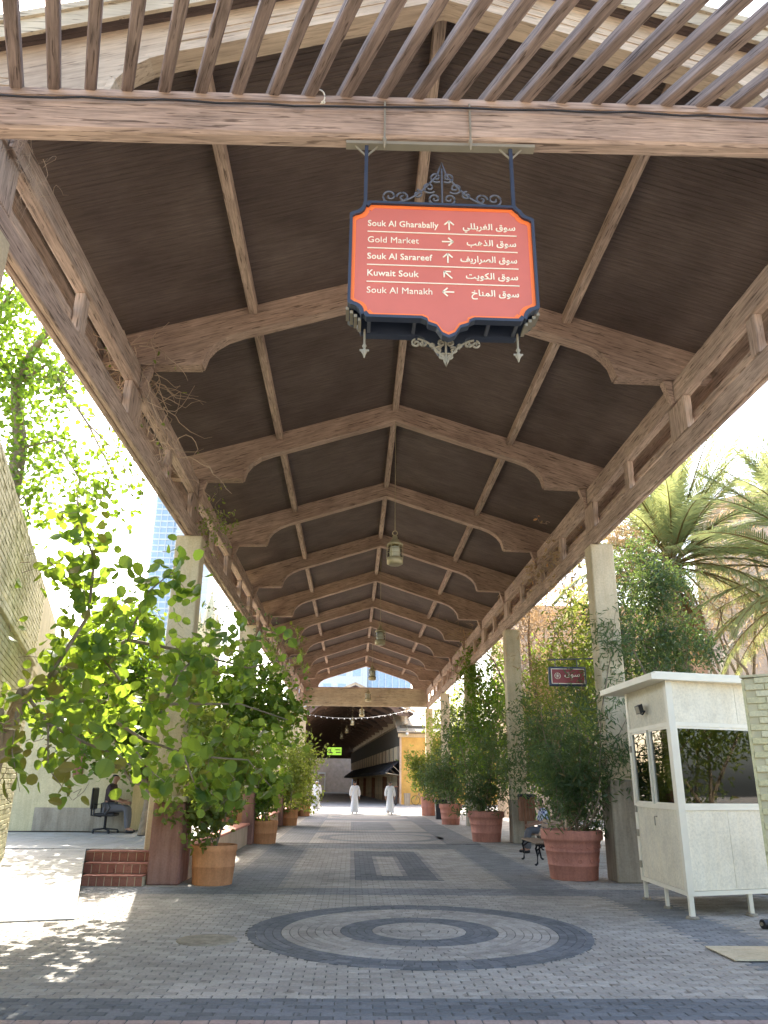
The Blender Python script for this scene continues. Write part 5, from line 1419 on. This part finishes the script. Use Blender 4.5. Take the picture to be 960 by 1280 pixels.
bush('hedge_tree', 'dense small-leaved dark tree rising behind the booth roof', (6.6, 17.6, 0), B((790, 800, 17.4, .8), (830, 790, 17.6, .8), (790, 730, 17.6, .8), (830, 740, 17.8, .7), (770, 780, 17.2, .6), (860, 820, 17.8, .7), (800, 700, 17.8, .5), (820, 850, 17.6, .8)), LD, .11, .32, 12000, .17, .08, gR, nt_=170)
bush('creeper_tree', 'tree draped in dry brown creeper between the first two right columns', (6.4, 25.5, 0), B((690, 780, 25, 1.3), (700, 720, 25, 1.1), (670, 830, 25, 1.2), (715, 760, 25, 1.0), (665, 750, 26, 1.1), (690, 880, 25, 1.2)), M['leaf_dry'], .22, .12, 5200, .3, .13, gR, nt_=110)
bush('lime_tree', 'bright lime green backlit tree seen between the right columns', (7.0, 27.5, 0), B((690, 830, 28, 1.0), (670, 880, 28, 1.1), (700, 900, 28, 1.1), (720, 850, 28, 1.0), (660, 940, 27, 1.0), (705, 960, 27, 1.0), (680, 990, 27, .9)), LL, .16, .5, 6000, .25, .1, gR, nt_=120)
bush('lime_tree', 'bright lime green tree between the second and third right columns', (6.8, 33, 0), B((610, 830, 33, 1.0), (600, 870, 33, 1.2), (620, 900, 33, 1.1), (612, 950, 32, 1.1), (595, 910, 33, 1.0)), LL, .17, .5, 5000, .26, .1, gR, nt_=100)
bush('dry_tree', 'bare dry beige tree high above the walkway between right columns', (8.0, 31, 0), B((650, 790, 31, 1.5), (600, 810, 32, 1.2), (690, 700, 31, 1.5), (720, 680, 31, 1.5), (640, 740, 31, 1.3)), M['leaf_dry'], .26, .08, 3600, .4, .12, gR, nt_=90)
bush('undergrowth_bush', 'dark undergrowth bush behind the near bench', (6.0, 22.5, 0), B((660, 960, 23, .8), (690, 930, 23, .9), (720, 960, 22.5, .9), (705, 1000, 22.5, .7), (670, 900, 23, .8), (740, 930, 22, .9)), LD, .14, .3, 5200, .2, .06, gR, cat='bush', nt_=110)
bush('undergrowth_bush', 'mixed dark and yellow bush behind the red hanging plaque', (6.6, 20.5, 0), B((700, 850, 21, .9), (730, 820, 21, .9), (745, 880, 20.5, .9), (715, 780, 21, .8), (770, 850, 20, .9), (760, 900, 20, .9)), LM_, .13, .35, 5600, .2, .07, gR, cat='bush', nt_=120)
bush('creeper_tree', 'brown creeper-hung tree beside the date palm', (8.2, 21, 0), B((775, 690, 22, .9), (790, 660, 22, .8), (800, 720, 21.5, .9), (770, 740, 22, .9)), M['leaf_dry'], .2, .14, 3000, .26, .09, gR, nt_=70)
bush('dry_tree', 'bare reddish dry shrub tree right of the palm crown', (12.5, 24, 0), B((905, 660, 24, .9), (925, 640, 24, .9), (900, 700, 24, 1.0), (945, 700, 24, 1.0), (900, 760, 23.5, 1.1), (945, 780, 23.5, 1.2)), M['leaf_dry'], .22, .1, 3600, .3, .1, gR, nt_=80)
bush('far_tree', 'olive tree beyond the right columns near the ochre wall', (7.5, 50, 0), B((575, 930, 50, 1.2), (560, 900, 50, 1.3), (580, 880, 50, 1.2), (600, 950, 48, 1.3)), LM_, .26, .4, 2400, .35, .12, gR, nt_=60)
bush('garden_tree', 'bushy garden tree beyond the brick wall at right, reflected in the booth window', (10.8, 7.4, 0), [(np.array(q), r) for q, r in (((10.8, 7.4, 3.2), 1.3), ((11.8, 6.6, 2.4), 1.2), ((10.2, 7.0, 2.2), 1.0), ((12.4, 7.6, 3.6), 1.2))], LM_, .14, .4, 3000, .2, .09, None, nt_=60)
bush('terrace_tree', 'leafy yellow-green tree on the terrace behind the round-leaved tree', (-4.6, 18.5, .5), B((110, 860, 18.5, .9), (150, 800, 18.5, .9), (200, 850, 18.5, 1.0), (250, 880, 18.5, 1.0), (310, 860, 18.8, .8), (140, 915, 18.5, .9), (205, 925, 18.5, 1.0), (280, 930, 18.5, .9), (340, 880, 19, .7)), LL, .13, .75, 11500, .2, .09, None, nt_=240)
# leafless tree against the sky, upper right
t = thing('bare_tree', 'leafless grey tree with fine twigs against the sky at the upper right', 'tree', (15.0, 30, 0))
g = MB()
def branch(mb, p, d, L, r, depth):
    q = [np.array(p)]; d = np.array(d, float)
    for k in range(5):
        d = d + rng.normal(size=3) * .16; d /= np.linalg.norm(d); q.append(q[-1] + d * L / 5)
    mb.tube([tuple(x) for x in q], [r * (1 - .09 * k) for k in range(6)], 5 if depth < 3 else 3, False)
    if depth < 5:
        for k in range(3 if depth else 4):
            i = rnd.choice((3, 4, 5)); dd_ = d + rng.normal(size=3) * .55; dd_ /= np.linalg.norm(dd_)
            branch(mb, q[i], dd_, L * .66, r * .55, depth + 1)
branch(g, (15.0, 30, 0), (0, 0, 1), 6.5, .16, 0); g.build('branches', M['bark'], t)

# ================================================================ date palms
def frond_mesh(name, L=3.4, droop=1.0, dry=False, seed=0):
    mb = MB(); pts = []
    for i in range(15):
        q = i / 14; pts.append(np.array((0, L * (q - .12 * droop * q ** 3), L * (.05 * q - .34 * droop * q ** 2.2))))
    V = []; F = []
    n = 60
    for i in range(n):
        q = .16 + .84 * i / n; k = min(13, int(q * 14)); f = q * 14 - k
        c = pts[k] * (1 - f) + pts[k + 1] * f; tdir = pts[k + 1] - pts[k]; tdir /= np.linalg.norm(tdir)
        for s_ in (-1, 1):
            ll = .50 * math.sin(math.pi * min(1, .18 + q * .8)) ** .6 * (.85 + .3 * rnd.random())
            dirv = tdir * .75 + np.array((s_ * .75, 0, .28 + rnd.uniform(-.15, .15) - .25 * droop)); dirv /= np.linalg.norm(dirv)
            wv = np.cross(dirv, (0, 0, 1)); wv = wv / (np.linalg.norm(wv) + 1e-6) * .013
            mid = c + dirv * ll * .55; tip = c + dirv * ll + np.array((0, 0, -.07 * ll * 2))
            b0 = len(V); V += [tuple(c - wv * .6), tuple(c + wv * .6), tuple(mid + wv), tuple(mid - wv), tuple(tip)]
            F += [(b0, b0 + 1, b0 + 2, b0 + 3), (b0 + 3, b0 + 2, b0 + 4)]
    mb.add(V, F); nf = len(F)
    mb.tube([tuple(p) for p in pts], [.028 * (1 - .06 * i) for i in range(15)], 5, False)
    me = mb.mesh(name, M['leaf_dry'] if dry else M['leaf_palm'])
    tn = [rnd.random() for _ in range(nf)]; tn += [1.0] * (len(me.polygons) - nf); set_tone(me, tn)
    return me
fm = [frond_mesh('frond', 3.3, .55), frond_mesh('frond', 3.5, .95), frond_mesh('frond', 3.1, 1.3)]
fd = [frond_mesh('dry_frond', 2.9, 1.3, True), frond_mesh('dry_frond', 3.2, 1.1, True)]
def palm(x, y, h, label, k=1.0, seedrot=0.0):
    t = thing('date_palm', label, 'palm tree', (x, y, 0), 0, 'date palms on the right')
    g = MB()
    for i in range(int(h / .16)):
        z = i * .16; r = .21 + .025 * math.sin(i * 2.4); g.lathe([(r * .9, 0), (r * 1.12, .1), (r * .93, .158)], (x, y, z), 12)
    g.build('trunk', M['bark'], t)
    g = MB()
    for i in range(40):
        a = i * 2.4; zz = h - .9 + i * .024; g.obox((x + .25 * math.cos(a), y + .25 * math.sin(a), zz), (.05 * -math.sin(a), .05 * math.cos(a), 0), (.05 * math.cos(a), .05 * math.sin(a), .09), (.0, 0, .015))
    g.build('leaf_bases', M['bark'], t)
    for i in range(84):
        a = i * 2.39996 + seedrot; q = i / 84
        el = 1.45 - 1.6 * q + rnd.uniform(-.1, .1)
        me = fm[0] if q < .4 else (fm[1] if q < .75 else fm[2])
        link('frond', me, t, (0, 0, h - .1 - .3 * q), (el, rnd.uniform(-.25, .25), a), [k * rnd.uniform(1.1, 1.45)] * 3)
    for i in range(16):
        a = i * 2.39996 + 1; link('dry_frond', rnd.choice(fd), t, (0, 0, h - .7 - .02 * i), (-.55 - rnd.uniform(0, .75), rnd.uniform(-.3, .3), a), [k * rnd.uniform(.8, 1.0)] * 3)
    return t
palm(9.6, 22.3, 8.3, 'date palm with spreading fronds above the booth, its crown base in view')
palm(13.2, 20.0, 7.2, 'date palm at the right edge, only its drooping fronds in view', 1.1, 1.0)

# ================================================================ buildings around
def facade(name, label, x0, x1, y0, y1, z1, mat, win=None, wmat='pale_glass', parapet=True, cat='building', z0=0, rz=0):
    t = thing(name, label, cat, (x0, y0, 0), rz)
    g = MB(); g.box(0, x1 - x0, 0, y1 - y0, z0, z1); g.build('wall', M[mat], t, False)
    if parapet: g = MB(); g.box(-.15, x1 - x0 + .15, -.15, y1 - y0 + .15, z1 + .002, z1 + .4); g.build('parapet', M[mat], t, False)
    if win:
        for (a, b, c, d) in win:
            g = MB(); f = MB()
            for (u0, u1, v0, v1) in ((a - .08, a, c - .08, d + .08), (b, b + .08, c - .08, d + .08), (a, b, c - .08, c), (a, b, d, d + .08)): f.box(u0, u1, -.07, -.002, v0, v1)
            fo = f.build('window', M['white_paint'], t, False); g.box(a, b, -.04, -.003, c, d); g.build('pane', M[wmat], fo, False)
    return t
facade('peach_building', 'tall peach stucco building standing behind the palms at right', 16.6, 40, 36, 50, 14.6, 'stucco_tan', [(5.0, 6.2, 7.5, 9.5)], rz=R(-38))
facade('low_tan_wall_building', 'low sunlit tan building seen through the shrubs between the right columns', 8.2, 24, 40, 46, 10.2, 'stucco_tan', None)
# glass tower far left
t = thing('glass_tower', 'pale blue glass high-rise tower seen between the left columns', 'tower', (-98, 420, 0))
xa, xb = at(188, 700, 420)[0], at(262, 700, 420)[0]
g = MB(); g.box(xa, xb, 420, 450, 0, 185); g.build('core', M['pale_glass'], t)
g = MB()
z = 0
while z < 184: g.box(xa - .15, xb + .15, 419.5, 419.98, z, z + .9); z += 3.6
nb = 9
for i in range(nb + 1):
    x = xa + (xb - xa) * i / nb; g.box(x - .22, x + .22, 419.2, 419.49, 0, 185)
o = g.build('facade_grid', M['tower_frame'], t); o['kind'] = 'stuff'
g = MB(); xm = xa + (xb - xa) * .42; g.box(xm, xb + 1, 416, 419.1, 0, 150)
z = 0
while z < 148: g.box(xm - .3, xb + 1.3, 415.4, 415.95, z, z + 1.2); z += 3.6
g.build('side_wing', M['tower_frame'], t)
# church-like spire
sp = at(265, 745, 120); 
t = thing('stone_spire', 'small pale stone spire with a finial cross beyond the left columns', 'spire', (sp[0], 120, 0))
g = MB(); g.box(sp[0] - 1.6, sp[0] + 1.6, 118.4, 121.6, 0, 23.8); g.build('tower_shaft', M['stucco'], t)
g = MB(); g.lathe([(1.75, 23.81), (1.85, 24.2), (1.3, 24.6), (.2, 29.2), (.1, 29.3), (.25, 29.6), (.08, 29.9), (.04, 31.2)], (sp[0], 120, 0), 8); g.box(sp[0] - .4, sp[0] + .4, 119.95, 120.05, 30.4, 30.55); g.build('spire_roof', M['stucco'], t)
for s_ in (-1, 1):
    g = MB(); g.lathe([(.3, 23.81), (.3, 25), (.02, 26.6)], (sp[0] + s_ * 1.35, 118.8, 0), 6); g.build('pinnacle', M['stucco'], t)
# pale building seen through the gable opening
t = thing('pale_blue_building', 'pale blue and white office building seen through the far gable opening', 'building', (2, 150, 0))
g = MB(); g.box(-13, 2.5, 150, 170, 0, 34); g.build('wall', M['tower_frame'], t)
g = MB(); g.box(2.6, 11, 152, 170, 0, 40); g.build('glass_wing', M['pale_glass'], t)
for i in range(5):
    for j in range(4):
        f = MB(); xx = -11.5 + i * 2.8; zz = 17.5 + j * 3.4; f.box(xx, xx + 1.5, 149.9, 149.998, zz, zz + 1.9); fo = f.build('window', M['pale_glass'], t)
for i in range(6):
    f = MB(); xx = 3.4 + i * 1.3; f.box(xx, xx + .18, 151.8, 151.998, 0, 40); f.build('mullion', M['tower_frame'], t)

# ================================================================ the second canopy and the shops beyond the sunlit gap
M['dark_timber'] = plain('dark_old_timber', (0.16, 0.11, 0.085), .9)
RZ2 = R(3.5); O2 = (0.1, 65.5, 0)
C2 = thing('second_canopy', 'second dark timber canopy continuing the walkway beyond the sunlit gap', 'canopy', O2, RZ2)
def L2(mb, name, mat, root=None, kind=None): return mb.build(name, M[mat] if isinstance(mat, str) else mat, root or C2, False, kind)
H2, E2, W2 = 9.2, 7.3, 4.3; LEN2 = 70
for s_ in (-1, 1):
    g = MB(); g.prism([(0, H2), (s_ * (W2 + .6), E2 - .3), (s_ * (W2 + .6), E2 - .18), (0, H2 + .12)], 0, LEN2, 'y'); L2(g, 'roof_slab', 'board')
    for k in range(3):
        x = s_ * W2 * (k + .5) / 3; z = H2 - (H2 - E2 + .3) * abs(x) / (W2 + .6) - .12; g = MB(); g.box(x - .07, x + .07, 0, LEN2, z, z + .1); L2(g, 'purlin', 'rafter')
for k in range(15):
    y = .3 + k * 4.7; g = MB()
    for s_ in (-1, 1): g.prism([(0, H2 - .45), (s_ * W2 * .7, E2 + .2), (s_ * W2 * .85, E2 - .35), (s_ * (W2 + .3), E2 - .4), (s_ * (W2 + .3), E2 - .2), (0, H2 - .02)], y - .1, y + .1, 'y')
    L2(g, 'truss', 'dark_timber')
g = MB(); g.prism([(-4.8, 5.4), (4.8, 5.4), (4.8, 7.0), (0, H2), (-4.8, 7.0)], LEN2 + .01, LEN2 + .12, 'y'); L2(g, 'added_dark_gable', 'dark_timber')  # added dark infill panel, makes the far opening look darker
for s_ in (-1, 1):
    for (za, zb2) in ((6.25, 6.55), (7.15, 7.45)):
        g = MB(); x = s_ * W2; g.box(x - .15, x + .15, 0, LEN2, za, zb2); L2(g, 'eave_beam', 'fascia')
    k = 0
    y = .3
    while y < LEN2 - 1:
        g = MB(); x = s_ * W2; g.box(x - .12, x + .12, y, y + .35, 6.552, 7.148); L2(g, 'post', 'fascia'); y += 1.175
    for k in range(6 if s_ < 0 else 0):
        g = MB(); y = .5 + k * 9.4; x = s_ * W2; g.box(x - .25, x + .25, y, y + .5, 0, 6.248); L2(g, 'column', 'column')
g = MB()
for s_ in (-1, 1): g.prism([(0, H2 + .13), (s_ * (W2 + .7), E2 - .15), (s_ * (W2 + .7), E2 + .05), (0, H2 + .35)], -.15, -.01, 'y')
L2(g, 'gable_board', 'fascia')
for k, (lx, ly, lz) in enumerate(((.0, 3.0, 6.25), (-.1, 10, 6.0), (-.2, 18, 5.9))):
    c_, s2 = math.cos(RZ2), math.sin(RZ2); wx, wy = O2[0] + lx * c_ - ly * s2, O2[1] + lx * s2 + ly * c_
    lantern(wx, wy, 9.2, lz, ('nearest', 'middle', 'farthest')[k] + ' of the three small lanterns glowing under the dark second canopy')
# string of small lights across the mouth of the second canopy
t = thing('light_string', 'string of small white lights sagging below the far end beam', 'light string', (0.5, 58, 6.4))
pts = [(-3.6 + 8.2 * q, 58, 6.35 - .65 * 4 * q * (1 - q) * .8 + .5 * q) for q in np.linspace(0, 1, 40)]
g = MB(); g.tube(pts, .012, 4, False); g.build('cable', M['plastic'], t)
g = MB()
for p in pts[::2]: g.lathe([(0, -.1), (.035, -.06), (.035, -.01), (0, 0)], p, 6)
o = g.build('bulbs', M['thobe'], t)
# shops on the right
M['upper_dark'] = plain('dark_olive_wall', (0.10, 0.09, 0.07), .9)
SH = thing('shop_building', 'long building with dark shopfronts under black awnings on the right beyond the gap', 'building', O2, RZ2)
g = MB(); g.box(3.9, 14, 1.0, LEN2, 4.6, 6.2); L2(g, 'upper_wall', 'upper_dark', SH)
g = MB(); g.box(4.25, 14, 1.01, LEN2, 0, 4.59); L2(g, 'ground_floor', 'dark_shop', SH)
g = MB(); g.box(3.72, 14.2, .9, 1.0 - .002, 5.25, 5.55); L2(g, 'cornice', 'column', SH)
g = MB(); g.box(4.0, 14, .93, .998, 0, 5.24); L2(g, 'end_wall', 'stucco_yellow', SH)
g = MB(); g.bbox(3.85, 4.0 - .002, .85, 1.15, 0, 5.24); L2(g, 'corner_post', 'stucco_tan', SH)
g = MB(); g.add([(3.6, .3, 5.6), (14.5, .3, 5.6), (14.5, 6, 8.0), (3.6, 6, 8.0), (3.6, .3, 5.7), (14.5, .3, 5.7), (14.5, 6, 8.1), (3.6, 6, 8.1)], [(0, 3, 2, 1), (4, 5, 6, 7), (0, 1, 5, 4), (1, 2, 6, 5), (2, 3, 7, 6), (3, 0, 4, 7)]); L2(g, 'lean_to_roof', 'fascia', SH)
y = 1.4; k = 0
while y < LEN2 - 3:
    # fringe boards above, awning, then a glazed dark door pair
    for j in range(4):
        g = MB(); g.box(3.78, 3.86, y + j * 1.02, y + j * 1.02 + .98, 3.45 + .03 * (j % 2), 4.55); L2(g, 'fringe_panel', 'column' if (j + k) % 3 else 'plinth', SH)
    g = MB(); g.add([(3.87, y, 3.4), (3.87, y + 3.9, 3.4), (2.7, y + 3.9, 2.55), (2.7, y, 2.55), (3.87, y, 3.32), (3.87, y + 3.9, 3.32), (2.7, y + 3.9, 2.3), (2.7, y, 2.3)],
                    [(0, 1, 2, 3), (7, 6, 5, 4), (0, 3, 7, 4), (1, 5, 6, 2), (3, 2, 6, 7), (0, 4, 5, 1)]); L2(g, 'awning', 'awning', SH)
    for q in (0, 3.9):
        g = MB(); g.tube([(4.2, y + q, 2.2), (2.75, y + q, 2.42)], .03, 5); g.tube([(4.2, y + q, 2.2), (3.4, y + q, 2.95)], .025, 5); L2(g, 'awning_strut', 'column', SH)
    for q in (.3, 1.2, 2.1, 3.0):
        f = MB()
        for (a_, b_, c_, d_) in ((0, .06, 0, 2.3), (.72, .78, 0, 2.3), (.06, .72, 0, .5), (.06, .72, 1.1, 1.15), (.06, .72, 1.7, 1.75), (.06, .72, 2.24, 2.3), (.37, .4, .5, 2.24)): f.box(4.18, 4.245, y + q + a_, y + q + b_, c_, d_)
        fo = L2(f, 'shop_door', 'column' if k % 3 else 'bin_wood', SH); g = MB(); g.box(4.20, 4.22, y + q + .06, y + q + .72, .5, 2.24); g.build('pane', M['window_glass'], fo, False)
    y += 4.4; k += 1
t = thing('wall_lantern', 'small lantern fixed on the ochre end wall', 'lantern', (4.9, 66.5, 4.0))
wl = at(509, 915, 66.2)
t.location = (wl[0], 66.2, wl[2] - .3)
g = MB(); g.lathe([(0, 0), (.14, .02), (.14, .1), (.12, .12), (.12, .4), (.16, .42), (.06, .55), (0, .6)], (0, 0, 0), 8); g.build('lantern_body', M['lantern_glass'] if False else M['thobe'], t, False)
g = MB(); g.lathe([(.15, .0), (.15, .11)], (0, 0, 0), 8); g.lathe([(.17, .41), (.06, .56), (.01, .62)], (0, 0, 0), 8); g.tube([(0, 0, .6), (0, .1, .75), (0, .35, .75)], .015, 5); g.build('metal_cap', M['brass'], t, False)
# things by the shops
t = thing('display_stand', 'dark display cabinet standing outside the first shop', 'cabinet', (3.6, 64.0, 0))
g = MB(); g.bbox(2.72, 3.5, 63.4, 64.1, .12, 1.35, .03); g.build('cabinet_body', M['dark_shop'], t)
g = MB(); g.bbox(2.66, 3.56, 63.34, 64.16, 1.352, 1.42, .02); g.build('top', M['bin_wood'], t)
g = MB(); g.box(2.76, 2.84, 63.44, 64.06, 0, .12); g.box(3.38, 3.46, 63.44, 64.06, 0, .12); g.build('feet', M['dark_shop'], t)
t = thing('bicycle', 'dark bicycle leaning against the ochre wall', 'bicycle', (5.6, 65.5, 0))
for cx2 in (5.1, 6.1):
    g = MB(); g.tube([(cx2 + .34 * math.cos(a), 65.5, .35 + .34 * math.sin(a)) for a in np.linspace(0, 6.283, 25)], .02, 5); g.build('wheel', M['plastic'], t)
    for k in range(6):
        pass
g = MB(); g.tube([(5.1, 65.5, .35), (5.35, 65.5, .85), (5.9, 65.5, .8), (6.1, 65.5, .35), (5.6, 65.5, .32), (5.35, 65.5, .85)], .022, 6); g.tube([(5.6, 65.5, .32), (5.9, 65.5, .8)], .022, 6); g.build('frame', M['iron'], t)
g = MB(); g.bbox(5.8, 6.05, 65.44, 65.56, .95, 1.02, .02); g.tube([(5.9, 65.5, .8), (5.92, 65.5, .96)], .015, 5); g.build('saddle', M['plastic'], t)
g = MB(); g.tube([(5.35, 65.5, .85), (5.32, 65.5, 1.05), (5.25, 65.25, 1.08)], .015, 5); g.tube([(5.32, 65.5, 1.05), (5.25, 65.75, 1.08)], .015, 5); g.build('handlebar', M['iron'], t)
t = thing('planter_box', 'dark stone bollard planter beside the ochre wall', 'planter', (4.3, 63.6, 0))
g = MB(); g.prism([(4.1, 0), (4.5, 0), (4.55, .9), (4.05, .9)], 63.4, 63.8, 'y'); g.build('box_body', M['plinth'], t)
# end of the corridor
t = thing('end_building', 'cream building with a white doorway closing the far end of the walkway', 'building', (-7, 140, 0))
g = MB(); g.box(-22, 0, 140, 150, 0, 13); g.build('wall', M['stucco_tan'], t)
g = MB(); g.box(-22.2, .2, 139.7, 139.998, 6.0, 6.5); g.build('cornice', M['column'], t)
for xx in (-9.4, -7.6, -5.8):
    f = MB(); f.box(xx, xx + .12, 139.85, 139.998, 0, 3.2); f.box(xx + 1.1, xx + 1.22, 139.85, 139.998, 0, 3.2); f.box(xx + .12, xx + 1.1, 139.85, 139.998, 3.0, 3.2); fo = f.build('door_frame', M['white_paint'], t)
    g = MB(); g.box(xx + .12, xx + 1.1, 139.93, 139.998, 0, 2.99); g.build('door', M['bin_wood'], fo)
gs = at(418, 939, 100)
t = thing('green_sign', 'lit green shop sign at the far end of the walkway', 'sign', (gs[0], 100, gs[2]))
g = MB(); g.bbox(-.95, .95, -.08, .08, -.52, .52, .03); g.build('sign_box', M['plastic'], t, False)
g = MB(); g.box(-.88, .88, -.095, -.082, -.45, .45); g.build('lit_panel', M['green_lit'], t, False)
g = MB()
for k, (a_, b_, c_, d_) in enumerate(((-.8, -.5, .05, .2), (-.75, -.2, -.25, -.1), (.1, .75, .1, .22), (.2, .8, -.2, -.08), (-.5, -.4, -.1, .3))): g.box(a_, b_, -.108, -.0965, c_, d_)
g.build('sign_marks', M['thobe'], t, False)
for s_, xx in ((-1, -5.4),):
    W_ = thing('left_shops', 'dim colonnade building along the left of the second canopy', 'building', O2, RZ2)
    g = MB(); g.box(-9, -5.2, 3, LEN2, 0, 6.6); L2(g, 'wall', 'stucco_tan', W_)
    y = 4.0
    while y < LEN2 - 4:
        f = MB(); f.box(-5.197, -5.12, y, y + .1, 0, 2.8); f.box(-5.197, -5.12, y + 2.3, y + 2.4, 0, 2.8); f.box(-5.197, -5.12, y + .1, y + 2.3, 2.7, 2.8); fo = L2(f, 'shop_frame', 'white_paint', W_)
        g = MB(); g.box(-5.19, -5.16, y + .1, y + 2.3, 0, 2.69); g.build('shutter', M['dark_shop'], fo, False); y += 4.7
bpy.context.view_layer.update()
